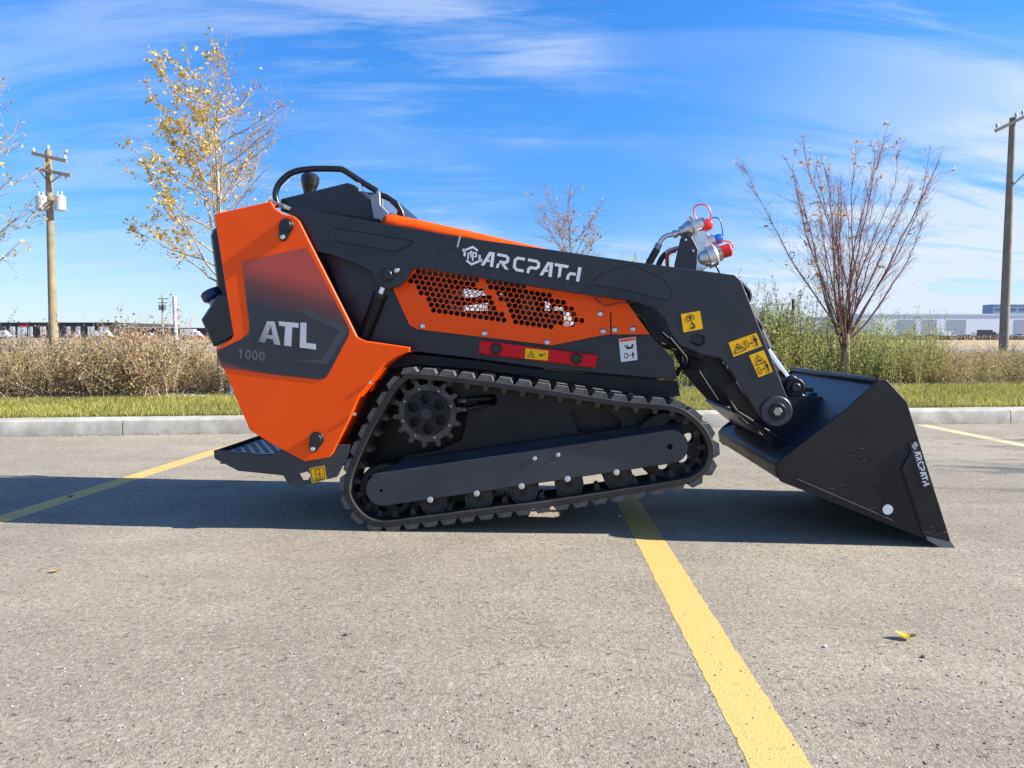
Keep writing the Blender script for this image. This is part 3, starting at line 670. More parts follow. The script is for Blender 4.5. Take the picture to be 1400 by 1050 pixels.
for side in (0, 1):
    arm = sp('lift_arm', arm_ol, WA, WA + 0.016, BLACK, loader, side, holes=[ahole], bev=0.0025)
    box_ol = fillet(UL([(628, 326), (864, 359), (1000, 378), (1008, 386), (1050, 500), (1010, 500), (975, 478), (940, 468), (925, 450), (912, 428), (893, 416), (820, 402), (756, 392), (660, 377), (628, 372)], WA), 0.006, 3)
    sp('arm_box_section', box_ol, WA + 0.0165, WA + 0.075, BLACK, arm, side, bev=0.006)
    rec = fillet(UL([(455, 311), (500, 318), (570, 330), (541, 345), (462, 331), (454, 322)], WA), 0.008, 3)
    sp('pressed_rib', rec, WA - 0.003, WA - 0.0004, BLACK, arm, side, bev=0.0028)
    rec2 = fillet(UL([(826, 372), (862, 361), (905, 380), (918, 396), (915, 412), (860, 398), (805, 388)], WA), 0.008, 3)
    sp('pressed_rib', rec2, WA - 0.0025, WA - 0.0004, BLACK, arm, side, bev=0.0022)
    # weld seam
    a_, b_ = U(629, 322, WA), U(625, 338, WA)
    tube('weld_seam', [(a_[0], S(WA - 0.001, side), a_[1]), (b_[0], S(WA - 0.001, side), b_[1])], 0.004, GREYMETAL, arm, 6)
    # inner leg plate, darker behind
    leg = fillet(UL([(958, 484), (985, 492), (1000, 510), (1042, 575), (1028, 577), (1004, 552), (980, 524)], 0.09), 0.01, 3)
    sp('inner_leg_plate', leg, 0.088, 0.10, DARK, arm, side, bev=0.002)
    # pins
    c = U(530, 376, WA)
    C2 = Vector(U(543, 370, WA)); C1 = Vector(c); R1, R2 = 9 * PXM, 4.5 * PXM
    dd = (C2 - C1); a = math.atan2(dd.y, dd.x); off = math.acos((R1 - R2) / dd.length)
    td = [(C1.x + R1 * math.cos(a + off + (2 * PI - 2 * off) * i / 20), C1.y + R1 * math.sin(a + off + (2 * PI - 2 * off) * i / 20)) for i in range(21)]
    td += [(C2.x + R2 * math.cos(a - off + 2 * off * i / 8), C2.y + R2 * math.sin(a - off + 2 * off * i / 8)) for i in range(9)]
    sp('pin_retainer', td, WA - 0.008, WA - 0.0005, PLASTIC, arm, side, bev=0.002)
    sp('pin_head', circ(tuple(C1), R1 * 0.8, 20), WA - 0.016, WA - 0.0085, PLASTIC, arm, side, bev=0.003)
    lathe('bolt', [(0, 3.2 * PXM), (0.004, 3.2 * PXM), (0.006, 2 * PXM), (0.0065, 0)], (C2.x, S(WA - 0.0085, side), C2.y), (0, -1 if side == 0 else 1, 0), ZINC, arm, 10)
    c = U(1061, 562, WA)
    sp('pin_boss', circ(c, 20.5 * PXM, 36), WA - 0.012, WA - 0.0005, GREYP, arm, side, bev=0.004)
    sp('pin_collar', circ(c, 11.5 * PXM, 28), WA - 0.018, WA - 0.0125, DARK, arm, side, bev=0.002)
    sp('pin_head', circ(c, 6 * PXM, 6), WA - 0.021, WA - 0.0185, STEEL, arm, side, bev=0.001)
    # lift cylinder
    p0, p1, p2 = U(530, 376, 0.09), U(521, 399, 0.09), U(497, 462, 0.09)
    cy = tube('lift_cylinder', [(p1[0] - .006, S(0.09, side), p1[1] - .015), (p2[0], S(0.09, side), p2[1])], 0.024, DARK, loader, 18)
    tube('cylinder_rod', [(p0[0], S(0.09, side), p0[1]), (p1[0] - .005, S(0.09, side), p1[1] - .013)], 0.012, CHROME, cy, 14)
    tube('cylinder_gland', [(p1[0] - .002, S(0.09, side), p1[1] - .006), (p1[0] - .008, S(0.09, side), p1[1] - .020)], 0.0265, PLASTIC, cy, 18)
    c = U(508, 371, 0.1); lathe('bolt', [(0, 3 * PXM), (0.005, 2.4 * PXM), (0.0055, 0)], (U(509, 372, .13)[0], S(0.139, side), U(509, 372, .13)[1]), (0, -1 if side == 0 else 1, 0), ZINC, loader, 8)
    if side == 0: arm0 = arm
# cross tube between the arms
for nm, (px, py), r_ in (('cross_tube', (893, 392), 0.035), ('cross_tube', (1012, 470), 0.030)):
    c = U(px, py, 0.1); tube(nm, [(c[0], 0.10, c[1]), (c[0], WD - 0.10, c[1])], r_, BLACK, loader, 20)
# wordmark and emblem on the arm
fw = quadmap([(657, 362.5), (793.5, 385.5), (795.5, 366), (659.5, 342.5)], WA - 0.0008)
polys, g = wordmark(fw)
bm = bmesh.new()
for p in polys: add_plate(bm, [g(*a) for a in p], WA - 0.0011, WA - 0.0003)
from_bm('letter_print', bm, WHITE, arm0, 0)
fe = quadmap([(631, 361), (658, 365), (660, 338), (633, 334)], WA - 0.0008)
pe, he = emblem(fe); art('emblem_print', pe, fe, WA - 0.0003, WHITE, arm0, 0.0008, he)

# --- stickers
def circle_poly(cx, cy, rx, ry, n=14): return [(cx + rx * math.cos(a), cy + ry * math.sin(a)) for a in np.linspace(0, 2 * PI, n + 1)[:-1]]
def tri_art(cx, cy, sx, sy, th):
    o = [(cx - sx, cy - sy), (cx + sx, cy - sy), (cx, cy + sy)]; c = (cx, cy - sy / 3)
    i = [(c[0] + (a - c[0]) * (1 - th), c[1] + (b - c[1]) * (1 - th)) for a, b in o]; return o, i
def person(x, y, sx, sy):
    return [circle_poly(x, y + 0.42 * sy, 0.10 * sx, 0.10 * sy, 8), [(x - .16 * sx, y + .28 * sy), (x + .16 * sx, y + .28 * sy), (x + .2 * sx, y - .05 * sy), (x + .1 * sx, y), (x + .1 * sx, y - .5 * sy), (x + 0.02 * sx, y - .5 * sy), (x, y - .1 * sy), (x - .06 * sx, y - .5 * sy), (x - .14 * sx, y - .5 * sy), (x - .1 * sx, y), (x - .22 * sx, y - .02 * sy)]]
def arrow_lr(x0, x1, y, h):
    return [[(x0, y), (x0 + h, y + h), (x0 + h, y + h * .3), (x1 - h, y + h * .3), (x1 - h, y + h), (x1, y), (x1 - h, y - h), (x1 - h, y - h * .3), (x0 + h, y - h * .3), (x0 + h, y - h)]]
def sticker(q, w, m, parent, polys, holes=None, name='warning_sticker', label=None):
    f = quadmap(q, w); s = plate(name, [f(0, 0), f(1, 0), f(1, 1), f(0, 1)], w - 0.0006, w, m, parent, smooth=0)
    if label: s['label'] = label
    f2 = quadmap(q, w - 0.0008); art('pictogram', polys, f2, w - 0.0008, INK, s, 0.0004, holes)
def frame(m=0.04): 
    return [(m, m), (1 - m, m), (1 - m, 1 - m), (m, 1 - m)], [(2 * m, 2 * m), (1 - 2 * m, 2 * m), (1 - 2 * m, 1 - 2 * m), (2 * m, 1 - 2 * m)]
# hook sticker
ringo, ringi = circle_poly(.45, .72, .22, .19), circle_poly(.45, .72, .18, .155)
hook = thick([(.50, .48), (.50, .38), (.60, .28), (.58, .16), (.46, .13), (.38, .20)], .085)
sticker([(934.5, 454.5), (961, 449.5), (957, 425), (931, 429.5)], WA - 0.0004, YEL, arm0,
        [ringo, [(.45, .86), (.33, .72), (.40, .72), (.40, .62), (.50, .62), (.50, .72), (.57, .72)], hook], {0: [ringi]}, label='yellow sticker with a lifting hook')
to_, ti_ = tri_art(.27, .46, .22, .32, .22)
sticker([(1003, 488), (1042, 473), (1034, 455), (996, 468.5)], WA - 0.0004, YEL, arm0,
        [to_, thick([(.2, .3), (.28, .45), (.36, .28)], .04), thick([(.2, .52), (.34, .44)], .05)] + [thick([(.5, .25), (.6, .25), (.6, .75), (.5, .75), (.5, .26)], .025)] + arrow_lr(.63, .78, .45, .06) + person(.87, .5, .32, .8), {0: [ti_]}, label='wide yellow sticker with a triangle and a standing figure')
to_, ti_ = tri_art(.5, .70, .36, .22, .22)
sticker([(1037, 516), (1056.5, 508), (1044, 478.5), (1024, 486)], WA - 0.0004, YEL, arm0,
        [to_, thick([(.4, .62), (.52, .66), (.6, .60)], .07), thick([(.15, .12), (.32, .12), (.32, .38), (.15, .38), (.15, .13)], .03)] + arrow_lr(.38, .64, .25, .05) + person(.80, .28, .5, .46), {0: [ti_]}, label='tall yellow sticker with a triangle over a figure')
# red lock bar on the chassis side
bar_ol = UL([(654.5, 483), (814, 503), (817, 485.5), (657, 465)], 0.085)
bar = plate('cylinder_lock_bar', fillet(bar_ol, 0.003, 2), 0.078, 0.092, REDP, loader, bev=0.0025); bar['label'] = 'red bar held by two black knobs'
for px, py in ((678.5, 477), (788, 490)):
    c = U(px, py, 0.078); lathe('knob', [(0, 8 * PXM), (0.010, 8 * PXM), (0.014, 6.4 * PXM), (0.0145, 0)], (c[0], 0.0775, c[1]), (0, -1, 0), PLASTIC, bar, 7)
to_, ti_ = tri_art(.26, .5, .17, .33, .25)
sticker([(717.5, 490), (748.5, 493), (750, 479.5), (718.5, 476)], 0.0775, YEL, bar, [to_, thick([(.22, .32), (.27, .5), (.3, .35)], .035), thick([(.62, .35), (.74, .62)], .06), thick([(.6, .62), (.74, .38), (.88, .72)], .04)], {0: [ti_]})
fl = quadmap([(849, 495), (871.5, 492), (869, 460.5), (846, 463.5)], 0.0992)
s_ = plate('instruction_sticker', [fl(0, 0), fl(1, 0), fl(1, 1), fl(0, 1)], 0.0985, 0.0995, WHITE, loader, smooth=0)
fl2 = quadmap([(849, 495), (871.5, 492), (869, 460.5), (846, 463.5)], 0.098)
art('sticker_header', [[(0.04, .86), (.96, .86), (.96, .97), (.04, .97)]], fl2, 0.098, ORANGE, s_, 0.0003)
art('pictogram', [thick([(.3, .70), (.42, .58), (.5, .70)], .05), thick([(.42, .56), (.8, .56)], .10), circle_poly(.78, .66, .08, .045), thick([(.25, .14), (.42, .14), (.42, .34), (.25, .34), (.25, .15)], .03)] + arrow_lr(.46, .64, .24, .04) + person(.76, .24, .4, .28), fl2, 0.0978, INK, s_, 0.0003)
# rear name plate on the arm's underside, small black trim line
plate('cable', thick(UL([(812, 407), (828, 418), (846, 414), (880, 413)], 0.06), 0.004), 0.06, 0.066, PLASTIC, loader)

# --- step platform
zs = U(300, 617, 0)[1]
step_px = [(292, 615), (309, 616.5), (372, 622), (388, 612), (368, 600), (400, 600), (416, 625), (446, 616), (455, 608), (479, 608), (476, 622), (461, 652), (408, 665.5), (399, 664), (393, 660), (387, 650), (326, 644), (293, 627)]
sh = fillet(UL([(407.5, 648), (420, 645), (424, 650), (421, 656.5), (413, 657.5)], 0.0), 0.004, 3)
for side in (0, 1):
    stp = sp('step_side', fillet(UL(step_px, 0.006), [0.006, 0, 0, 0, 0, 0, 0, 0, 0, 0, 0, 0.01, 0.02, 0.01, 0.01, 0.01, 0.02, 0.008], 3), 0.005, 0.015, GREYP, loader, side, holes=[sh] if side == 0 else [sh], bev=0.002)
    if side == 0: stp0 = stp
(uL, _), (uR, _) = U(308, 617, 0.02), U(425, 617, 0.02)
uA = U(294, 617, 0.02)[0]
hh = []; ph = 0.036
for j in range(26):
    for i in range(9):
        x = uA + 0.045 + (i + 0.5 * (j % 2)) * ph; y = 0.05 + j * ph * 0.9
        if x < uR and y < WD - 0.04: hh.append([(x + 0.0145 * math.cos(PI / 6 + k * PI / 3), y + 0.0145 * math.sin(PI / 6 + k * PI / 3)) for k in range(6)])
plate('step_grating', [(uA + 0.02, 0.016), (uR + 0.03, 0.016), (uR + 0.03, WD - 0.016), (uA + 0.02, WD - 0.016)], zs - 0.016, zs - 0.010, mat('sky_tinted_grating', (0.02, 0.035, 0.085), 0.3, 0.2, var=0.1), loader, holes=hh, axis='z', smooth=0)  # base colour carries the blue of the reflected sky
box('step_tray', (uA + 0.02, 0.016, zs - 0.05), (uR + 0.03, WD - 0.016, zs - 0.045), DARK, loader)
box('step_lip', (uA, 0.016, zs - 0.032), (uA + 0.014, WD - 0.016, zs + 0.002), GREYP, loader, 0.003)
fo, fi = frame(.05)
sticker([(426.5, 660.5), (446.5, 656), (443.5, 636.5), (423, 640)], 0.004, YEL, stp0, [fo, thick([(.35, .35), (.35, .8), (.65, .8), (.65, .55), (.45, .55)], .05), thick([(.2, .25), (.8, .25)], .06), thick([(.25, .14), (.75, .14)], .04), circle_poly(.6, .42, .08, .07)], {0: [fi]})

# --- rear pad, tank and cap
pad = fillet(UL([(286, 322), (290, 312), (312, 306), (330, 420), (318, 455), (296, 398)], 0.12), 0.015, 4)
plate('operator_pad', pad, 0.12, WD - 0.12, PLASTIC, loader, bev=0.012)
tank = fillet(UL([(277, 437), (300, 403), (330, 400), (330, 456), (318, 464), (294, 475)], 0.05), [0.008, 0.02, 0, 0, 0.01, 0.012], 4)
tk = plate('fuel_tank', tank, 0.03, 0.34, PLASTIC, loader, bev=0.01)
cA, cB = U(298, 405, 0.14), U(288, 403, 0.14)
ct = Vector(U(292, 404, 0.14)); 
lathe('tank_cap', [(0, 0.022), (0.0, 0.030), (0.010, 0.042), (0.034, 0.042), (0.040, 0.036), (0.041, 0)], (ct.x + 0.012, 0.13, ct.y - 0.018), (-0.45, 0, 0.85), CAPBLUE, loader, 16)
lathe('filler_neck', [(0, 0.026), (0.05, 0.026)], (ct.x + 0.03, 0.13, ct.y - 0.055), (-0.45, 0, 0.85), GREYMETAL, loader, 14)

# --- control console, handle, joystick
con = fillet(UL([(383, 288), (383, 272), (475, 249.5), (485, 253), (506, 272), (513, 306), (430, 300)], 0.20), [0, 0.005, 0.015, 0.015, 0.01, 0, 0], 4)
cn = plate('control_console', con, 0.20, WD - 0.20, BLACK, loader, bev=0.005)
gb = fillet(UL([(487, 255), (505, 266), (519, 262), (520, 280), (532, 292), (522, 300), (518, 310), (512, 306), (506, 272)], 0.17), 0.003, 2)
plate('console_bracket', gb, 0.17, 0.186, GREYMETAL, loader, bev=0.002)
plate('console_bracket', gb, WD - 0.186, WD - 0.17, GREYMETAL, loader, bev=0.002)
lampc = fillet(UL([(520, 270), (534, 276), (546, 288), (544, 296), (530, 292), (520, 282)], 0.22), 0.004, 3)
plate('display_cover', lampc, 0.20, WD - 0.30, GLASS, loader, bev=0.003)
vis = fillet(UL([(518, 262), (530, 266), (545, 276), (552, 289), (554, 297), (548, 296), (543, 284), (530, 272), (518, 268)], 0.20), 0.003, 3)
plate('display_visor', vis, 0.19, WD - 0.25, PLASTIC, loader, bev=0.003)
def tubeU(name, pts, w, r, m, parent, n=10, sm=5, ws=None):
    P = [(U(x, y, w)[0], (ws[i] if ws else w), U(x, y, w)[1]) for i, (x, y) in enumerate(pts)]
    return tube(name, smoothpath(P, sm), r, m, parent, n)
hb = tubeU('grab_handle', [(380, 280), (376.5, 268), (379, 256), (388, 244), (402, 235), (425, 231), (462, 231), (472, 234), (492, 247), (515, 261)], 0.16, 0.0115, PLASTIC, loader, 14)
tubeU('handle_stay', [(488, 244), (492, 250), (493, 262)], 0.16, 0.008, CHROME, hb, 10)
tubeU('grab_handle', [(380, 280), (376.5, 268), (379, 256), (388, 244), (402, 235), (425, 231), (462, 231), (472, 234), (492, 247), (515, 261)], 0.16, 0.0115, PLASTIC, loader, 14, ws=[WD - 0.16] * 10)
a_ = U(384, 283, 0.12); plate('hinge_strap', thick(UL([(372, 277), (394, 284)], 0.10), 0.012), 0.06, 0.19, GREYMETAL, loader, bev=0.002)
jc = U(424, 245, 0.30)
jb = lathe('joystick', [(0, 0.020), (0.02, 0.024), (0.05, 0.021), (0.075, 0.030), (0.095, 0.036), (0.115, 0.036), (0.128, 0.024), (0.131, 0)], (jc[0] - 0.012, 0.30, jc[1] - 0.105), (0.12, 0, 1), PLASTIC, loader, 20)
lathe('joystick', [(0, 0.020), (0.02, 0.024), (0.05, 0.021), (0.075, 0.030), (0.095, 0.036), (0.115, 0.036), (0.128, 0.024), (0.131, 0)], (jc[0] + 0.02, 0.58, jc[1] - 0.16), (0.12, 0, 1), PLASTIC, loader, 20)
sheet_end = U(395, 290, 0.05)

# --- auxiliary hydraulic couplers on the arm
wb = 0.10
br = plate('coupler_bracket', fillet(UL([(921, 366), (923, 356), (930, 326), (938, 319.5), (945, 324), (953, 340), (951, 372)], wb), 0.008, 3), wb - 0.012, wb, BLACK, loader, bev=0.002)
for px, py in ((937.5, 328), (947.5, 343)):
    c = U(px, py, wb - 0.012); lathe('bolt', [(0, 2 * PXM), (0.004, 1.6 * PXM), (0.0045, 0)], (c[0], wb - 0.0125, c[1]), (0, -1, 0), ZINC, br, 8)
def coupler(p0, p1, w, prof, m=ZINC, n=18, parent=None, name='hydraulic_coupler'):
    a = Vector((*U(*p0, w), 0)); b = Vector((*U(*p1, w), 0)); a = Vector((a.x, w, a.y)); b = Vector((b.x, w, b.y)); L_ = (b - a).length
    return lathe(name, [(t * L_, r * PXM) for t, r in prof], a, b - a, m, parent or loader, n)
c1 = coupler((920, 321), (960, 306), 0.13, [(0, 5.5), (.12, 5.5), (.14, 4), (.2, 4), (.22, 7), (.34, 7.5), (.42, 9), (.5, 10.5), (.58, 11.5), (.60, 11.5), (.62, 16), (.70, 16), (.72, 9.5), (1.0, 9)])
coupler((953, 309), (963, 305), 0.13, [(0, 8.5), (1, 8.5)], STEEL, 6, c1, 'hex_collar')
k1 = coupler((958, 311), (972, 305), 0.13, [(0, 7.5), (.3, 8.2), (.8, 8.2), (1, 6.5)], REDC, 16, None, 'dust_cap')
tubeU('cap_strap', [(957, 306), (950, 295), (949, 284), (957, 279.5), (966, 281), (972, 291), (971, 302), (969, 310)], 0.125, 0.0028, REDC, k1, 6)
c2 = coupler((932, 345), (976, 328), 0.19, [(0, 6), (.15, 6), (.2, 8), (.5, 9.5), (.55, 12), (.68, 12), (.7, 9), (1, 8.5)])
k2 = coupler((974, 330), (987, 325), 0.19, [(0, 6), (.3, 7), (.8, 7), (1, 5.5)], BLUEC, 16, None, 'dust_cap')
tubeU('cap_strap', [(976, 333), (966, 318), (967, 304), (975, 297.5), (984, 300), (987.5, 312), (988.5, 324)], 0.18, 0.0028, BLUEC, k2, 6)
c3 = coupler((953, 357), (984, 344), 0.13, [(0, 10), (.12, 13), (.4, 14), (.42, 17), (.72, 17), (.8, 15), (.82, 11), (1.0, 11)])
coupler((975, 349), (985, 345), 0.13, [(0, 12), (1, 12)], STEEL, 6, c3, 'hex_collar')
k3 = coupler((983, 346), (999, 341), 0.13, [(0, 8.5), (.25, 9), (.9, 9), (1, 7.5)], REDC, 16, None, 'dust_cap')
tubeU('cap_strap', [(983, 345), (979, 337), (984, 331), (993, 329.5), (1001, 333), (1001, 339), (997, 344)], 0.12, 0.0026, REDC, k3, 6)
box('manifold_block', (U(943, 362, .16)[0], 0.105, U(943, 371, .16)[1]), (U(962, 362, .16)[0], 0.22, U(943, 318, .16)[1]), ZINC, loader, 0.006)
h1 = tubeU('hydraulic_hose', [(882, 372), (889, 357), (898, 341)], 0.13, 0.0135, PLASTIC, loader, 12)
tubeU('hose_ferrule', [(896, 345), (901, 333.5)], 0.13, 0.0125, STEEL, h1, 12, 1)
tubeU('hose_elbow', [(900, 335), (905, 327), (912, 322), (921, 320.5)], 0.13, 0.0085, ZINC, h1, 12)
h2 = tubeU('hydraulic_hose', [(896, 375), (903, 356), (910, 347)], 0.19, 0.011, PLASTIC, loader, 10)
tubeU('hose_elbow', [(909, 348), (915, 343), (932, 338)], 0.19, 0.009, ZINC, h2, 10)
tubeU('hydraulic_hose', [(913, 368), (912, 352), (916, 345), (924, 343)], 0.17, 0.007, HOSER, loader, 8)
tubeU('hydraulic_hose', [(968, 360), (978, 362), (984, 374)], 0.12, 0.004, PLASTIC, loader, 8)
# hoses on the front edge of the arm and behind the chassis
for pts, w, r_ in (([(1010, 385), (1024, 400), (1023, 412)], 0.10, 0.009), ([(1020, 420), (1040, 446), (1036, 452)], 0.10, 0.008),
                   ([(915, 462), (930, 480), (938, 492), (928, 505), (922, 512)], 0.22, 0.007), ([(905, 455), (928, 478), (932, 496), (926, 514)], 0.26, 0.006),
                   ([(918, 478), (940, 484), (942, 500), (926, 505)], 0.30, 0.006), ([(985, 492), (995, 530), (1010, 555), (1030, 570)], 0.16, 0.010), ([(978, 496), (992, 536), (1004, 560), (1024, 580)], 0.2, 0.010)):
    tubeU('hydraulic_hose', pts, w, r_, HOSE, loader, 10)
# tilt cylinder
a_, b_, c_ = U(1020, 420, 0.30), U(1047, 478, 0.30), U(1082, 527, 0.30)
tc_ = tube('tilt_cylinder', [(a_[0], 0.30, a_[1]), (b_[0], 0.30, b_[1])], 0.028, DARK, loader, 18)
tube('cylinder_rod', [(b_[0], 0.30, b_[1]), (c_[0], 0.30, c_[1])], 0.017, CHROME, tc_, 16)

# --- quick attach plate
att = empty('attachment_plate', (0, 0, 0)); att.parent = loader
bpy.data.objects.remove(att)
for w0 in (0.20, 0.64):
    q = fillet(UL([(1050, 540), (1070, 518), (1084, 512), (1097, 522), (1098, 540), (1150, 545), (1160, 556), (1075, 628), (1046, 600)], 0.2), [0.01, 0.01, 0.02, 0.03, 0.01, 0.01, 0.005, 0.01, 0.01], 4)
    plate('attachment_ear', q, w0, w0 + 0.014, BLACK, loader, bev=0.003)
c = U(1084, 529, 0.2); 
pb = plate('link_boss', circ(c, 13.5 * PXM, 28), 0.17, 0.198, DARK, loader, bev=0.004)
plate('pin_head', circ(c, 6.5 * PXM, 20), 0.160, 0.1695, BLACK, pb, bev=0.003)
c = U(1061, 562, 0.1); tube('lower_pin', [(c[0], 0.05, c[1]), (c[0], WD - 0.05, c[1])], 0.022, DARK, loader, 18)
sheet = [U(1012, 566, 0.12), U(1040, 590, 0.12), U(1074, 615, 0.12), U(1120, 600, 0.12), U(1160, 557, 0.12)]
plate('attachment_plate', thick(sheet, 0.012), 0.10, WD - 0.10, BLACK, loader)
for (a_, b_) in (((1008, 563), (1076, 606)), ((1012, 572), (1070, 618))):
    plate('guide_bar', thick(UL([a_, b_], 0.07), 0.010), 0.065, 0.095, DARK, loader, bev=0.002)
plate('latch_lever', thick(UL([(1092, 545), (1108, 533), (1118, 534)], 0.2), 0.018), 0.24, 0.262, DARK, loader, bev=0.003)
plate('latch_lever', thick(UL([(1100, 548), (1116, 540), (1146, 543)], 0.24), 0.012), 0.28, 0.36, GREYP, loader, bev=0.002)

# --- bucket
BW0, BW1 = -0.075, WD - 0.03
bk_px = [(1200, 520.5), (1212, 518.5), (1240, 549), (1300, 740), (1266, 736), (1067, 658.5), (1060.5, 637), (1069, 627), (1155, 561)]
bk = fillet(UL(bk_px, BW0), [0.01, 0.01, 0.012, 0.0, 0.0, 0.015, 0.015, 0.01, 0], 3)
BUCKM = mat('scuffed_bucket_paint', (0.006, 0.0065, 0.0085), 0.46, var=0.35, vscale=5, rvar=0.1, spec=0.34, dust=0.03, bump=0.12, bscale=90)
bucket = plate('bucket', bk, BW0, BW0 + 0.012, BUCKM, loader, bev=0.002)
plate('bucket_side', bk, BW1 - 0.012, BW1, DARK, bucket, bev=0.002)
# side cutter strip: a second thickness along the opening edge
plate('side_cutter', UL([(1226, 640), (1241, 552), (1299, 739), (1266, 735), (1250, 695)], BW0), BW0 - 0.008, BW0 - 0.0005, DARK, bucket, bev=0.002) if False else None
cut = UL([(1222, 618), (1236, 600), (1255, 600), (1299, 740), (1263, 735), (1243, 668)], BW0)
plate('side_cutter', UL([(1232, 640), (1254, 598), (1299, 740), (1263, 735), (1246, 680)], BW0), BW0 - 0.0055, BW0 - 0.0003, BUCKM, bucket, bev=0.002)
fl_ = UL([(1285, 744), (1240, 727), (1067, 658)], BW0)
shell = smoothpath([Vector((*p, 0)) for p in (UL([(1292, 746)], BW0) + UL([(1150, 690)], BW0) + UL([(1072, 657)], BW0) + UL([(1064, 648)], BW0) + UL([(1063, 637)], BW0) + UL([(1071, 629)], BW0) + UL([(1100, 618)], BW0))], 3)
plate('bucket_floor', thick([(p.x, p.y) for p in shell], 0.008), BW0 + 0.0125, BW1 - 0.0125, GREYP, bucket, smooth=35)
up_ = UL([(1102, 617), (1135, 590), (1158, 562), (1203, 524)], BW0)
plate('bucket_back', thick(up_, 0.008), BW0 + 0.0125, BW1 - 0.0125, mat('sky_tinted_bucket_back', (0.02, 0.03, 0.05), 0.36), bucket, smooth=20)  # bluer and lighter than the bucket sides: sky reflection put into the colour
rb = U(1200, 521, BW0); rod = tube('bucket_lip', [(rb[0], BW0 + 0.0125, rb[1]), (rb[0], BW1 - 0.0125, rb[1])], 0.011, BLACK, bucket, 12)
edge = UL([(1309.5, 754), (1300, 741), (1266, 733), (1267, 738), (1288, 750)], BW0 - 0.004)
plate('cutting_edge', edge, BW0 - 0.007, BW1 + 0.007, mat('cutting_steel', (0.16, 0.17, 0.18), 0.38, 0.6, var=0.35, vscale=14), bucket, smooth=0)
c = U(1213.5, 696.5, BW0); lathe('round_sticker', [(0, 7 * PXM * .93), (0.0015, 7 * PXM * .93), (0.0016, 0)], (c[0], BW0 - 0.0004, c[1]), (0, -1, 0), WHITE, bucket, 24)
wbk = BW0 - 0.0058
fb = quadmap([(1245.5, 617), (1263, 667.5), (1272, 662), (1255, 604)], wbk)
plate('sticker_backing', UL([(1243, 606), (1252, 603), (1273, 663), (1264, 667)], wbk), wbk - 0.0005, wbk, mat('backing', (0.035, 0.037, 0.043), 0.4), bucket, smooth=0)
fwb = quadmap([(1250, 618), (1263, 665.5), (1270.5, 662), (1257.5, 614.5)], wbk - 0.001)
polys, g = wordmark(fwb); bm = bmesh.new()
for p in polys: add_plate(bm, [g(*a) for a in p], wbk - 0.0012, wbk - 0.0007)
from_bm('letter_print', bm, WHITE, bucket, 0)
feb = quadmap([(1246, 606), (1248.5, 615.5), (1256, 612), (1253.5, 603)], wbk - 0.001)
pe, he = emblem(feb); art('emblem_print', pe, feb, wbk - 0.0007, WHITE, bucket, 0.0005, he)
def weld(name, px, w, parent, r=0.0035, m=None):
    P = [(U(x, y, w)[0], w, U(x, y, w)[1]) for x, y in px]; q = []
    for a, b in zip(P, P[1:]):
        a, b = Vector(a), Vector(b); k = max(2, int((b - a).length / 0.006)); q += [a.lerp(b, i / k) for i in range(k)]
    return tube(name, q, [r * (1 + 0.25 * math.sin(i * 2.1)) for i in range(len(q))], m or BUCKM, parent, 6)
weld('weld_bead', [(1232, 640), (1246, 680), (1263, 733)], BW0 - 0.001, bucket)
weld('weld_bead', [(1090, 655), (1180, 694), (1258, 728)], BW0 + 0.0, bucket, 0.0015)
scr = mat('bare_scratch', (0.16, 0.165, 0.17), 0.4, 0.6); bm = bmesh.new(); rs_ = random.Random(12)
for k in range(26):
    x, y = rs_.uniform(1130, 1250), rs_.uniform(580, 700)
    if k > 16: x, y = rs_.uniform(1262, 1294), rs_.uniform(722, 738)
    an = rs_.uniform(-.5, .2); ln = rs_.uniform(2, 9); dx_, dy_ = math.cos(an) * ln, math.sin(an) * ln; wz = BW0 - (0.0056 if k > 16 else 0.0004)
    add_plate(bm, thick(UL([(x, y), (x + dx_ * .5, y + dy_ * .5 + .3), (x + dx_, y + dy_)], wz), 0.0007 + .0006 * rs_.random()), wz - 0.0002, wz, quick=True)
from_bm('scratch_marks', bm, scr, bucket, 0)
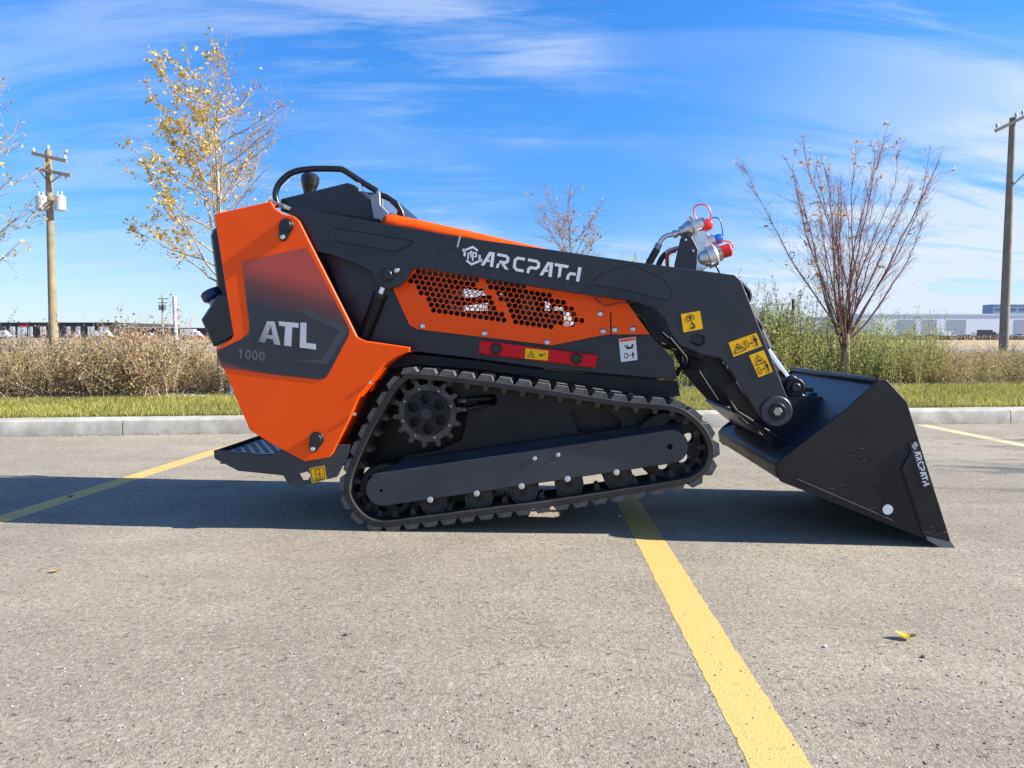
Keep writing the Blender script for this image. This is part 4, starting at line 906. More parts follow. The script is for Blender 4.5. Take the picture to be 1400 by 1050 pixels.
#==SETTING==
# ================================================================== THE PLACE
def mathn(N, L, op, a, b=None, clamp=False):
    m = N.new('ShaderNodeMath'); m.operation = op; m.use_clamp = clamp
    for i, v in enumerate((a, b)):
        if v is None: continue
        if isinstance(v, (int, float)): m.inputs[i].default_value = v
        else: L.new(v, m.inputs[i])
    return m.outputs[0]
def asphalt_mat():
    m = bpy.data.materials.new('old_asphalt'); m.use_nodes = True; nt = m.node_tree; N = nt.nodes; L = nt.links; b = N['Principled BSDF']
    tc = N.new('ShaderNodeTexCoord'); co = tc.outputs['Object']
    def noise(s, d=5, r=0.6, mp=None):
        n = N.new('ShaderNodeTexNoise'); n.inputs['Scale'].default_value = s; n.inputs['Detail'].default_value = d; n.inputs['Roughness'].default_value = r
        if mp:
            mm = N.new('ShaderNodeMapping'); mm.inputs['Scale'].default_value = mp[0]; mm.inputs['Rotation'].default_value = (0, 0, mp[1]); L.new(co, mm.inputs[0]); L.new(mm.outputs[0], n.inputs[0])
        else: L.new(co, n.inputs['Vector'])
        return n.outputs[0]
    def mr(s, a, b_, c, d):
        r = N.new('ShaderNodeMapRange'); r.inputs[1].default_value = a; r.inputs[2].default_value = b_; r.inputs[3].default_value = c; r.inputs[4].default_value = d; L.new(s, r.inputs[0]); return r.outputs[0]
    big = mr(noise(0.5, 4), 0.35, 0.65, 0.86, 1.10); med = mr(noise(3.2, 5), 0.3, 0.7, 0.90, 1.10)
    mid = mr(noise(34, 5, 0.75), 0.3, 0.7, 0.88, 1.11); fine = mr(noise(280, 3, 0.7), 0.33, 0.67, 0.68, 1.28)
    streak = mr(noise(1.0, 5, 0.65, ((0.35, 4.5, 1), 0.12)), 0.36, 0.66, 0.93, 1.06)
    v = N.new('ShaderNodeTexVoronoi'); v.inputs['Scale'].default_value = 150; L.new(co, v.inputs['Vector'])
    stone = mr(v.outputs['Color'], 0.0, 1.0, 0.80, 1.20) if False else None
    hs = N.new('ShaderNodeSeparateColor'); L.new(v.outputs['Color'], hs.inputs[0])
    stone = mr(hs.outputs[0], 0, 1, 0.78, 1.18)
    white = mathn(N, L, 'GREATER_THAN', hs.outputs[1], 0.965)
    f = mathn(N, L, 'MULTIPLY', big, med); f = mathn(N, L, 'MULTIPLY', f, mid); f = mathn(N, L, 'MULTIPLY', f, fine); f = mathn(N, L, 'MULTIPLY', f, streak); f = mathn(N, L, 'MULTIPLY', f, stone)
    # pits between the stones: elongated dark hollows
    pit = mr(noise(44, 3, 0.6, ((0.6, 1.5, 1), 0.1)), 0.635, 0.685, 0.0, 1.0)
    mx = N.new('ShaderNodeMix'); mx.data_type = 'RGBA'; mx.blend_type = 'MULTIPLY'; mx.inputs[0].default_value = 1
    warm = N.new('ShaderNodeMix'); warm.data_type = 'RGBA'; L.new(noise(1.3, 3), warm.inputs[0]); warm.inputs[6].default_value = (0.270, 0.237, 0.182, 1); warm.inputs[7].default_value = (0.325, 0.286, 0.218, 1)
    L.new(warm.outputs[2], mx.inputs[6]); L.new(f, mx.inputs[7])
    m2 = N.new('ShaderNodeMix'); m2.data_type = 'RGBA'; L.new(mathn(N, L, 'MULTIPLY', white, 0.55), m2.inputs[0]); L.new(mx.outputs[2], m2.inputs[6]); m2.inputs[7].default_value = (0.42, 0.40, 0.37, 1)
    m3 = N.new('ShaderNodeMix'); m3.data_type = 'RGBA'; L.new(mathn(N, L, 'MULTIPLY', pit, 0.55), m3.inputs[0]); L.new(m2.outputs[2], m3.inputs[6]); m3.inputs[7].default_value = (0.07, 0.062, 0.055, 1)
    # hairline cracks, oil drips and pale scuffs
    dn = N.new('ShaderNodeTexNoise'); dn.inputs['Scale'].default_value = 5; dn.inputs['Detail'].default_value = 5; L.new(co, dn.inputs['Vector'])
    va = N.new('ShaderNodeVectorMath'); va.operation = 'MULTIPLY_ADD'; va.inputs[1].default_value = (.35, .35, 0); L.new(dn.outputs['Color'], va.inputs[0]); L.new(co, va.inputs[2])
    vc = N.new('ShaderNodeTexVoronoi'); vc.feature = 'DISTANCE_TO_EDGE'; vc.inputs['Scale'].default_value = 0.42; L.new(va.outputs[0], vc.inputs['Vector'])
    crack = mathn(N, L, 'MULTIPLY', mr(vc.outputs['Distance'], 0.0010, 0.0028, 1.0, 0.0), mr(noise(1.1, 4), 0.48, 0.60, 0.0, 0.6))
    stain = mr(noise(1.9, 6, 0.7), 0.60, 0.78, 0.0, 0.38); scuff = mathn(N, L, 'MULTIPLY', mr(noise(1.6, 7, 0.75, ((0.5, 2.4, 1), 0.35)), 0.60, 0.72, 0.0, 0.30), 1.0)
    m4 = N.new('ShaderNodeMix'); m4.data_type = 'RGBA'; L.new(mathn(N, L, 'MAXIMUM', crack, stain), m4.inputs[0]); L.new(m3.outputs[2], m4.inputs[6]); m4.inputs[7].default_value = (0.10, 0.088, 0.072, 1)
    m5 = N.new('ShaderNodeMix'); m5.data_type = 'RGBA'; L.new(scuff, m5.inputs[0]); L.new(m4.outputs[2], m5.inputs[6]); m5.inputs[7].default_value = (0.42, 0.385, 0.32, 1)
    L.new(m5.outputs[2], b.inputs['Base Color']); b.inputs['Roughness'].default_value = 0.88; b.inputs['Specular IOR Level'].default_value = 0.3
    h = mathn(N, L, 'ADD', mathn(N, L, 'MULTIPLY', noise(240, 3, 0.7), 0.5), mathn(N, L, 'MULTIPLY', noise(70, 4, 0.7), 0.9))
    h = mathn(N, L, 'SUBTRACT', h, mathn(N, L, 'MULTIPLY', pit, 0.8))
    bp = N.new('ShaderNodeBump'); bp.inputs['Strength'].default_value = 0.75; bp.inputs['Distance'].default_value = 0.006; L.new(h, bp.inputs['Height']); L.new(bp.outputs[0], b.inputs['Normal'])
    return m
def paint_mat():
    m = bpy.data.materials.new('worn_yellow_paint'); m.use_nodes = True; nt = m.node_tree; N = nt.nodes; L = nt.links; b = N['Principled BSDF']
    tc = N.new('ShaderNodeTexCoord'); co = tc.outputs['Object']
    n = N.new('ShaderNodeTexNoise'); n.inputs['Scale'].default_value = 48; n.inputs['Detail'].default_value = 7; n.inputs['Roughness'].default_value = 0.8; L.new(co, n.inputs['Vector'])
    n2 = N.new('ShaderNodeTexNoise'); n2.inputs['Scale'].default_value = 200; n2.inputs['Detail'].default_value = 3; L.new(co, n2.inputs['Vector'])
    r = N.new('ShaderNodeMapRange'); r.inputs[1].default_value = 0.565; r.inputs[2].default_value = 0.66; L.new(n.outputs[0], r.inputs[0])
    c = N.new('ShaderNodeMix'); c.data_type = 'RGBA'; L.new(n2.outputs[0], c.inputs[0]); c.inputs[6].default_value = (0.50, 0.33, 0.085, 1); c.inputs[7].default_value = (0.63, 0.44, 0.15, 1)
    m3 = N.new('ShaderNodeMix'); m3.data_type = 'RGBA'; L.new(mathn(N, L, 'MULTIPLY', r.outputs[0], 0.6), m3.inputs[0]); L.new(c.outputs[2], m3.inputs[6]); m3.inputs[7].default_value = (0.17, 0.14, 0.09, 1)
    L.new(m3.outputs[2], b.inputs['Base Color']); b.inputs['Roughness'].default_value = 0.75
    h = mathn(N, L, 'ADD', mathn(N, L, 'MULTIPLY', n2.outputs[0], 0.6), mathn(N, L, 'MULTIPLY', n.outputs[0], 0.6))
    bp = N.new('ShaderNodeBump'); bp.inputs['Strength'].default_value = 0.6; bp.inputs['Distance'].default_value = 0.004; L.new(h, bp.inputs['Height']); L.new(bp.outputs[0], b.inputs['Normal'])
    # ragged edges: paint missing where it has worn through
    return m
ASPH = asphalt_mat(); PAINT = paint_mat()
CONC = mat('kerb_concrete', (0.40, 0.385, 0.345), 0.85, dust=0.32, var=0.30, vscale=7, bump=0.5, bscale=90)
SOIL = mat('dry_soil', (0.10, 0.085, 0.05), 0.95, var=0.3, vscale=10)
FIELDM = mat('dry_field', (0.33, 0.25, 0.13), 0.95, var=0.2, vscale=0.15)
ROADM = mat('far_road', (0.20, 0.19, 0.185), 0.9, var=0.08, vscale=0.5)

def sheet_poly(name, pts, m, z=None, kind='structure', parent=None):
    bm = bmesh.new(); bm.faces.new([bm.verts.new((p[0], p[1], p[2] if z is None else z)) for p in pts]); o = from_bm(name, bm, m, parent, 0, recalc=False)
    if o.data.polygons[0].normal.z < 0: o.data.flip_normals()
    if kind and parent is None: o['kind'] = kind
    return o
K0, K1 = G(0, 597), G(1400, 578)
KD = (K1 - K0).normalized(); KN = Vector((-KD.y, KD.x, 0))
def K(s, t, z=0.0): p = K0 + KD * s + KN * t; return Vector((p.x, p.y, z))
sheet_poly('parking_lot', [K(-40, 0.02), (-42, -14, 0), (46, -14, 0), K(40, 0.02)], ASPH)
def stripe(name, a, b, wdt, ext0=0.0, ext1=0.0, m=None):
    d = (b - a).normalized(); n = Vector((-d.y, d.x, 0)) * wdt / 2; a = a - d * ext0; b = b + d * ext1
    k = max(8, int((b - a).length / 0.02)); bm = bmesh.new(); prev = None; rr = random.Random(3)
    for i in range(k + 1):
        p = a.lerp(b, i / k); e1, e2 = rr.uniform(-.0022, .0022), rr.uniform(-.0022, .0022)
        u, v = n.normalized() * e1, n.normalized() * e2
        q = (bm.verts.new((*(p + n + u).xy, 0.0006)), bm.verts.new((*(p - n + v).xy, 0.0006)))
        if prev: bm.faces.new((prev[0], prev[1], q[1], q[0]))
        prev = q
    o = from_bm(name, bm, m or PAINT, None, 0)
    if o.data.polygons[0].normal.z < 0: o.data.flip_normals()
    o['kind'] = 'structure'; return o
def isk(p, d):   # distance along a ray on the ground to the kerb face
    return ((K0 - p).dot(KN)) / d.dot(KN)
for (p, q) in ((G(859, 687), G(1068.5, 1050)), (G(0, 710.5), G(346, 601)), (G(1400, 609), G(1325, 594))):
    a, b = (p, q) if q.y < p.y else (q, p)        # a far, b near
    d = (a - b).normalized(); t = isk(b, d) - 0.03
    stripe('painted_line', b, b + d * t, 0.104, ext0=1.4, m=(mat('faded_yellow_paint', (0.52, 0.42, 0.24), 0.85, var=0.2, vscale=12, bump=0.4, bscale=150) if p.x > 3 or q.x > 3 else None))
# a scraped pale scratch by the bucket's edge
SCR = mat('scratch_dust', (0.42, 0.40, 0.36), 0.9, var=0.4, vscale=60)
bm = bmesh.new(); rr = random.Random(5)
for k in range(70):
    p = G(1312 + rr.random() * 62, 753 + rr.uniform(-1.2, 1.2)); s = rr.uniform(.001, .004)
    add_plate(bm, [(p.x - s * 1.8, p.y - s), (p.x + s * 2, p.y - s * .6), (p.x + s, p.y + s)], 0.0, 0.0015, axis='z', quick=True)
tag(from_bm('scratch_crumbs', bm, SCR, None, 0), kind='stuff')

# kerb: cast lengths with open joints
kj = [-16]
for px in (170,):
    s0 = (G(px, 594) - K0).dot(KD)
kseg = 2.35; start = s0 - 6 * kseg
kerb = empty('kerb'); kerb['kind'] = 'structure'
KH = 0.115
prof = [(0.0, -0.05), (0.0, 0.0), (0.004, KH - 0.035), (0.012, KH - 0.012), (0.03, KH - 0.002), (0.05, KH), (0.155, KH + 0.004), (0.165, KH - 0.004), (0.165, -0.05)]
for i in range(15):
    bm = bmesh.new(); s1, s2 = start + i * kseg + 0.004, start + (i + 1) * kseg - 0.004
    n_ = 6; rings = []
    for j in range(n_ + 1):
        s = s1 + (s2 - s1) * j / n_
        rings.append([bm.verts.new(K(s, t + (0.0015 * math.sin(s * 3) if 0 < j < n_ else 0), z)) for t, z in prof])
    for a, b in zip(rings, rings[1:]):
        for q in range(len(prof)): bm.faces.new((a[q - 1], a[q], b[q], b[q - 1]))
    bm.faces.new(rings[0]); bm.faces.new(rings[-1])
    from_bm('kerb_stone', bm, CONC, kerb, 35)
# dirt in the gutter
bm = bmesh.new(); rr = random.Random(9)
for k in range(2600):
    s = rr.uniform(-3, 12); t = -abs(rr.gauss(0, 0.02)) - 0.001; r_ = rr.uniform(.001, .0045); p = K(s, t)
    add_plate(bm, [(p.x - r_, p.y - r_), (p.x + r_ * 1.4, p.y - r_ * .5), (p.x + r_ * .2, p.y + r_)], -0.001, r_ * .9, axis='z', quick=True)
tag(from_bm('gutter_grit', bm, mat('grit', (0.16, 0.13, 0.09), 0.95, island=[(0.10, .08, .05), (0.22, .18, .12), (.30, .26, .2)]), None, 0), kind='stuff')

# ground beyond the kerb
GZ = 0.118
sheet_poly('field', [K(-60, 0.16, GZ - 0.012), K(60, 0.16, GZ - 0.012), (900, 60, GZ - 0.012), (2500, 3500, GZ - 0.012), (-2500, 3500, GZ - 0.012), (-900, 60, GZ - 0.012)], FIELDM)
SHL0, SHL1 = G(60, 547, GZ), G(1290, 527, GZ)      # the foot of the shrubs
SD = (SHL1 - SHL0).normalized(); SN = Vector((-SD.y, SD.x, 0))
def SH(s, t, z=GZ): p = SHL0 + SD * s + SN * t; return Vector((p.x, p.y, z))
sheet_poly('lawn', [K(-9, 0.16), K(14, 0.16), SH(13, 0.1), SH(-6, 0.1)], mat('lawn_soil', (0.13, 0.125, 0.035), 0.95, var=0.3, vscale=14), z=GZ - 0.006)
sheet_poly('planting_bed', [SH(-8, -0.05), SH(15, -0.05), SH(15, 2.2), SH(-8, 2.2)], SOIL, z=GZ - 0.002)
sheet_poly('road', [(-300, 27, 0), (300, 29, 0), (300, 37, 0), (-300, 35, 0)], ROADM, z=GZ - 0.004)
sheet_poly('yard', [(-800, 240, 0), (800, 240, 0), (800, 1200, 0), (-800, 1200, 0)], mat('yard_gravel', (0.22, 0.21, 0.19), 0.9, var=0.1, vscale=0.1), z=GZ + 0.02)

# --- grass as blades
def numpy_mesh(name, verts, faces, m, mats_idx=None):
    me = bpy.data.meshes.new(name); nv, nf = len(verts), len(faces); k = faces.shape[1]
    me.vertices.add(nv); me.vertices.foreach_set('co', verts.astype(np.float32).ravel())
    me.loops.add(nf * k); me.loops.foreach_set('vertex_index', faces.astype(np.int32).ravel())
    me.polygons.add(nf); me.polygons.foreach_set('loop_start', (np.arange(nf) * k).astype(np.int32)); me.update(calc_edges=True)
    me.materials.append(m); return me
def blades(n, sampler, h0, h1, wd_, lean):
    s = sampler(n); n = len(s); a = rng.uniform(0, 2 * PI, n); h = rng.uniform(h0, h1, n); la = rng.uniform(0, 2 * PI, n); l = rng.uniform(0.1, 1, n) * lean * h
    wx, wy = np.cos(a) * wd_ / 2, np.sin(a) * wd_ / 2; lx, ly = np.cos(la) * l + h * 0.12, np.sin(la) * l
    v = np.zeros((n, 5, 3)); x, y, z = s[:, 0], s[:, 1], s[:, 2]
    v[:, 0] = np.stack([x - wx, y - wy, z], 1); v[:, 1] = np.stack([x + wx, y + wy, z], 1)
    v[:, 2] = np.stack([x + wx * .8 + lx * .35, y + wy * .8 + ly * .35, z + h * .6], 1); v[:, 3] = np.stack([x - wx * .8 + lx * .35, y - wy * .8 + ly * .35, z + h * .6], 1)
    v[:, 4] = np.stack([x + lx, y + ly, z + h], 1)
    i0 = np.arange(n)[:, None] * 5
    f = np.concatenate([i0 + np.array([[0, 1, 2]]), i0 + np.array([[0, 2, 3]]), i0 + np.array([[3, 2, 4]])]); return v.reshape(-1, 3), f
def lawn_sampler(n):
    s = rng.uniform(-2.6, 11.5, n); u = rng.uniform(0, 1, n) ** 0.9
    out = np.zeros((n, 3))
    a = np.array([K(0, 0.175, GZ)[:]]); kd = np.array(KD); 
    near = a + s[:, None] * kd
    # matching point along the shrub foot
    t = ((near - np.array(SHL0)) @ np.array(SD)); far = np.array(SHL0) + t[:, None] * np.array(SD) + np.array(SN) * 0.15
    p = near * (1 - u[:, None]) + far * u[:, None]; p[:, 2] = GZ - 0.006
    keep = np.ones(n, bool)
    return p[keep]
GRASSM = mat('grass_blade', (0.2, 0.2, 0.05), 0.6, island=[(0.12, 0.17, 0.025), (0.24, 0.28, 0.04), (0.36, 0.36, 0.06), (0.50, 0.42, 0.12), (0.60, 0.48, 0.22)], trans=0.4, var=0.3, vscale=0.9)
v, f = blades(120000, lawn_sampler, 0.025, 0.062, 0.0045, 0.8)
tag(link_mesh('grass', numpy_mesh('grass', v, f, GRASSM), None), 'yellow-green autumn lawn strip behind the kerb', kind='stuff')
def edge_sampler(n):
    s = rng.uniform(-2.6, 11.5, n); p = np.array(K(0, 0.168, GZ)[:]) + s[:, None] * np.array(KD) + rng.uniform(-.012, .03, n)[:, None] * np.array(KN); p[:, 2] = GZ - 0.01; return p
v, f = blades(9000, edge_sampler, 0.03, 0.055, 0.005, 1.0)
tag(link_mesh('grass_fringe', numpy_mesh('grass_fringe', v, f, GRASSM), None), kind='stuff')
def field_sampler(n):
    d = 10 + 16 * rng.uniform(0, 1, n) ** 1.3; x = rng.uniform(-0.85, 0.85, n) * d; return np.stack([x, d, np.full(n, GZ - 0.012)], 1)
DRYM = mat('dry_grass_blade', (0.3, 0.24, 0.12), 0.7, island=[(0.26, 0.20, 0.09), (0.42, 0.32, 0.16), (0.52, 0.42, 0.22)], trans=0.3)
v, f = blades(30000, field_sampler, 0.05, 0.16, 0.012, 0.7)
tag(link_mesh('dry_grass', numpy_mesh('dry_grass', v, f, DRYM), None), kind='stuff')

# --- river stones under the shrubs
bm0 = bmesh.new(); bmesh.ops.create_icosphere(bm0, subdivisions=1, radius=1.0); base_v = np.array([v.co[:] for v in bm0.verts]); base_f = np.array([[v.index for v in f.verts] for f in bm0.faces]); bm0.free()
def stones(n, sampler, r0, r1, m, name, flat=0.6):
    p = sampler(n); n = len(p); r = rng.uniform(r0, r1, n); sc = r[:, None] * np.stack([rng.uniform(.8, 1.3, n), rng.uniform(.8, 1.2, n), rng.uniform(flat * .8, flat * 1.2, n)], 1)
    a = rng.uniform(0, PI, n); ca, sa = np.cos(a), np.sin(a)
    bv = base_v[None] * sc[:, None] * rng.uniform(.85, 1.12, (n, len(base_v), 1))
    x = bv[..., 0] * ca[:, None] - bv[..., 1] * sa[:, None]; y = bv[..., 0] * sa[:, None] + bv[..., 1] * ca[:, None]
    v = np.stack([x, y, bv[..., 2]], -1) + p[:, None]; f = (np.arange(n)[:, None, None] * len(base_v) + base_f[None]).reshape(-1, 3)
    return tag(link_mesh(name, numpy_mesh(name, v.reshape(-1, 3), f, m), None), kind='stuff')
def bed_sampler(n):
    s = rng.uniform(-3, 11, n); t = rng.uniform(-0.03, 0.5, n); p = np.array(SHL0) + s[:, None] * np.array(SD) + t[:, None] * np.array(SN); p[:, 2] = GZ + rng.uniform(0.0, 0.02, n); return p
stones(9000, bed_sampler, 0.012, 0.028, mat('river_stone', (0.2, 0.2, 0.21), 0.8, island=[(0.10, 0.10, 0.11), (0.22, 0.22, 0.24), (0.36, 0.35, 0.35), (0.48, 0.47, 0.46)]), 'river_stones')
def lot_sampler(n):
    d = 1.0 + 4.2 * rng.uniform(0, 1, n) ** 1.5; x = rng.uniform(-0.8, 0.8, n) * d; return np.stack([x, d, np.full(n, 0.0008)], 1)
stones(2600, lot_sampler, 0.0010, 0.0028, mat('loose_grit', (0.3, 0.27, 0.24), 0.85, island=[(0.06, 0.055, 0.05), (0.16, 0.14, 0.12), (0.30, 0.27, 0.24), (0.5, 0.48, 0.45)]), 'loose_grit')

# --- fallen leaves and pebbles that can be picked out
LEAFY = mat('fallen_leaf', (0.62, 0.42, 0.04), 0.6, trans=0.2, var=0.15, vscale=40)
def leaf_obj(name, p, ln, wd_, rz, m, lift=0.012):
    bm = bmesh.new(); n = 7; rows = []
    for i in range(n):
        t = i / (n - 1); w = wd_ * math.sin(PI * min(1, t * 0.92 + 0.05)) ** 0.8 * 0.5; x = (t - .5) * ln; z = 0.003 + lift * (4 * (t - .45) ** 2) 
        rows.append([bm.verts.new((x, -w, z + w * .5)), bm.verts.new((x, 0, z)), bm.verts.new((x, w, z + w * .5))])
    for a, b in zip(rows, rows[1:]):
        for k in range(2): bm.faces.new((a[k], a[k + 1], b[k + 1], b[k]))
    o = from_bm(name, bm, m, None, 60, loc=p); o.rotation_euler = (0, 0, rz); return o
tag(leaf_obj('fallen_leaf', G(1238, 874), 0.046, 0.028, 2.9, LEAFY), 'curled yellow leaf lying on the asphalt right of the long yellow line', 'leaf', 'fallen leaves')
tag(leaf_obj('fallen_leaf', G(75, 783), 0.03, 0.016, 0.3, mat('tan_leaf', (0.42, 0.24, 0.10), 0.7), .004), 'small tan leaf fragment on the open asphalt at lower left', 'leaf', 'fallen leaves')
tag(leaf_obj('fallen_leaf', G(97, 680.5), 0.03, 0.02, 0.3, mat('dark_leaf', (0.06, 0.06, 0.03), 0.7), .01), 'small dark leaf on the yellow line inside the loader shadow', 'leaf', 'fallen leaves')
def pebble(px, py, r, m, lab):
    o_ = from_bm('pebble', (lambda b: (bmesh.ops.create_icosphere(b, subdivisions=2, radius=r), b)[1])(bmesh.new()), m, None, 80, loc=G(px, py) + Vector((0, 0, r * .5)))
    for v in o_.data.vertices: v.co *= 1 + 0.18 * math.sin(v.co.x * 900 + v.co.y * 700); v.co.z *= .7
    tag(o_, lab, 'pebble', 'pebbles on the asphalt')
pebble(473, 869, 0.005, mat('pebble_dark', (0.07, 0.06, 0.055), 0.8), 'small dark pebble on the open asphalt left of the yellow line')
pebble(1128, 885, 0.0045, mat('pebble_white', (0.62, 0.6, 0.57), 0.8), 'small white pebble between the long yellow line and the yellow leaf')
pebble(1262, 899, 0.0045, mat('pebble_dark', (0.07, 0.06, 0.055), 0.8), 'small dark pebble just below the yellow leaf')
pebble(847, 706, 0.005, mat('pebble_white', (0.62, 0.6, 0.57), 0.8), 'small white pebble in the loader shadow left of the long yellow line')

# --- trees
BARKY = mat('pale_bark', (0.36, 0.30, 0.20), 0.85, var=0.25, vscale=25)
BARKT = mat('tan_twig', (0.30, 0.21, 0.16), 0.8)
BARKR = mat('red_brown_bark', (0.20, 0.11, 0.09), 0.75, var=0.25, vscale=25)
TWIGR = mat('reddish_twig', (0.36, 0.17, 0.155), 0.75)
GOLD = mat('golden_leaf', (0.6, 0.4, 0.05), 0.55, island=[(0.45, 0.24, 0.06), (0.66, 0.42, 0.05), (0.78, 0.56, 0.09), (0.62, 0.48, 0.10), (0.42, 0.38, 0.10)], trans=0.4)
RUSTL = mat('rusty_leaf', (0.5, 0.3, 0.1), 0.6, island=[(0.34, 0.14, 0.08), (0.50, 0.30, 0.08), (0.62, 0.44, 0.14)], trans=0.4)
def poly_tubes(lines, sides, name, m, parent):
    V, F = [], []; off = 0
    for pts, r0, r1 in lines:
        P = np.array(pts); k = len(P); T = np.gradient(P, axis=0); T /= np.linalg.norm(T, axis=1, keepdims=True) + 1e-9
        ref = np.array([0.3, 0.9, 0.1]); Un = np.cross(T, ref); Un /= np.linalg.norm(Un, axis=1, keepdims=True) + 1e-9; Vn = np.cross(T, Un)
        r = np.linspace(r0, r1, k)[:, None]
        for q in range(sides):
            a = 2 * PI * q / sides; V.append(P + (Un * math.cos(a) + Vn * math.sin(a)) * r)
        for q in range(sides):
            q2 = (q + 1) % sides; i = np.arange(k - 1)
            F.append(np.stack([off + q * k + i, off + q2 * k + i, off + q2 * k + i + 1, off + q * k + i + 1], 1))
        off += sides * k
    me = numpy_mesh(name, np.concatenate(V), np.concatenate(F), m); me.shade_smooth()
    return link_mesh(name, me, None, parent)
def wander(p, d, ln, n, jit, up, R):
    out = [np.array(p, float)]; d = np.array(d, float); d /= np.linalg.norm(d)
    for i in range(n):
        d = d + R.normal(0, jit, 3) + np.array([0, 0, up]); d /= np.linalg.norm(d); out.append(out[-1] + d * ln / n)
    return out
def leaf_mesh(pts, size, name, m, parent, R, droop=0.5, blow=(-0.5, 0.0, -0.2), kind=True, aspect=0.5):
    n = len(pts); P = np.array(pts); ax = R.normal(0, 0.6, (n, 3)) + np.array(blow); ax /= np.linalg.norm(ax, axis=1, keepdims=True)
    sd = np.cross(ax, R.normal(0, 1, (n, 3))); sd /= np.linalg.norm(sd, axis=1, keepdims=True) + 1e-9; nn = np.cross(ax, sd)
    L_ = (R.uniform(.6, 1.25, n) * size)[:, None]; w = L_ * aspect
    v = np.stack([P, P + ax * L_ * .45 + sd * w * .5 + nn * L_ * .06, P + ax * L_ - nn * L_ * .12, P + ax * L_ * .45 - sd * w * .5 + nn * L_ * .06], 1)
    i0 = np.arange(n)[:, None] * 4; f = np.concatenate([i0 + [[0, 1, 2]], i0 + [[0, 2, 3]]])
    o = link_mesh(name, numpy_mesh(name, v.reshape(-1, 3), f, m), None, parent); o['kind'] = 'stuff'; return o
def leader_tree(base, H, r0, seed, spread, first, nb, leafprob, size, label, bark, twig, leafm, group=None, lean=0.0, asc=(0.75, 1.2), taper=0.55, leafmul=1.0):
    R = np.random.default_rng(seed); root = empty('young_tree', base)
    tag(root, label, 'tree', group)
    trunk = wander((0, 0, -0.03), (lean, 0, 1), H * .94, 14, 0.03, 0.03, R)
    poly_tubes([(trunk, r0, r0 * 0.13)], 8, 'trunk', bark, root)
    limbs, twigs, leaves = [], [], []
    T = np.array(trunk)
    for b in range(nb):
        t = first + (1 - first) * (b + R.uniform(0, .8)) / nb; h = t * (len(T) - 1); i = min(len(T) - 2, int(h)); p = T[i] + (T[i + 1] - T[i]) * (h - i)
        az = b * 2.4 + R.uniform(-.5, .5); el = R.uniform(*asc); rel = (t - first) / (1 - first)
        ln = spread * (1.15 - taper * rel ** 1.6 - 0.25 * (1 - rel)) * R.uniform(.75, 1.15)
        d = (math.cos(az) * math.cos(el), math.sin(az) * math.cos(el), math.sin(el))
        br = wander(p, d, ln, 9, 0.10, 0.045, R); rb = r0 * (0.27 - 0.15 * rel); limbs.append((br, rb, 0.0018))
        B = np.array(br)
        for s in range(int(5 + ln * 7)):
            ts = R.uniform(.2, 1); j = min(8, int(ts * 9)); q = B[j] + (B[j + 1] - B[j]) * (ts * 9 - j if ts < 1 else 0)
            dd = (B[j + 1] - B[j]) / (np.linalg.norm(B[j + 1] - B[j])) + R.normal(0, 0.55, 3); l2 = R.uniform(.15, .42) * (1.2 - ts * .5)
            tw = wander(q, dd, l2, 6, 0.13, 0.06, R); twigs.append((tw, 0.0032, 0.0011)); Q = np.array(tw)
            for u in range(int(R.integers(1, 4))):
                j2 = R.integers(1, 6); t3 = wander(Q[j2], (Q[j2 + 1 if j2 < 6 else j2] - Q[j2 - 1]) * 8 + R.normal(0, 0.5, 3), R.uniform(.05, .18), 3, 0.15, 0.05, R); twigs.append((t3, 0.0016, 0.0008))
                e = np.array(t3[-1]); pr = leafprob(e / H, e)
                for _ in range(int(R.poisson(pr * 4.5 * leafmul))): leaves.append(np.array(t3[R.integers(1, 4)]) + R.normal(0, 0.012, 3))
            e = np.array(tw[-1]); pr = leafprob(e / H, e)
            for _ in range(int(R.poisson(pr * 6 * leafmul))): leaves.append(np.array(tw[R.integers(2, 7)]) + R.normal(0, 0.018, 3))
    poly_tubes(limbs, 5, 'limbs', bark, root)['kind'] = 'stuff'
    poly_tubes(twigs, 3, 'twigs', twig, root)['kind'] = 'stuff'
    if leaves: leaf_mesh(leaves, size, 'foliage', leafm, root, R)
    return root
TB = G(303, 541, GZ)
def gold_p(e, w):   # leaves cling to the left and upper left
    return max(0.04, 0.95 - (w[0] + 0.42) * 1.3) * (0.35 if w[2] < 1.6 else 1.0) * (1.1 if w[2] > 2.2 else .8)
gt = leader_tree(TB, 3.12, 0.045, 12, 1.12, 0.38, 40, gold_p, 0.046, 'young tree with golden leaves clinging to its left side just left of the loader', BARKY, BARKT, GOLD, 'young street trees', lean=-0.02, leafmul=1.25, asc=(0.35, 0.85))
lt = leader_tree(PY(-62, 545, 6.9), 2.75, 0.05, 5, 1.35, 0.3, 30, lambda e, w: 0.2, 0.05, 'mostly bare tree reaching in from the left beside the pole with transformers', BARKY, BARKT, GOLD, 'young street trees', leafmul=0.9, asc=(0.3, 0.8))
lt.location.z = GZ
mt_b = PY(796, 500, 9.2); mt_b.z = GZ
mt = leader_tree(mt_b, 2.22, 0.026, 14, 0.85, 0.3, 26, lambda e, w: 0.16, 0.045, 'slim tree whose yellowing top shows above the loader arm', BARKR, TWIGR, RUSTL, 'young street trees', asc=(0.7, 1.15), leafmul=0.7)
# white guards and stake at the golden tree
sp_ = G(312, 543, GZ); stake = tube('tree_guard', [(0, 0, -0.02), (0, 0, 0.52)], 0.022, mat('white_guard', (0.75, 0.76, 0.78), 0.5), None, 14); stake.location = sp_ + Vector((0.02, 0.05, 0)); tag(stake, 'white plastic guard tube standing beside the golden tree trunk', 'tree guard')

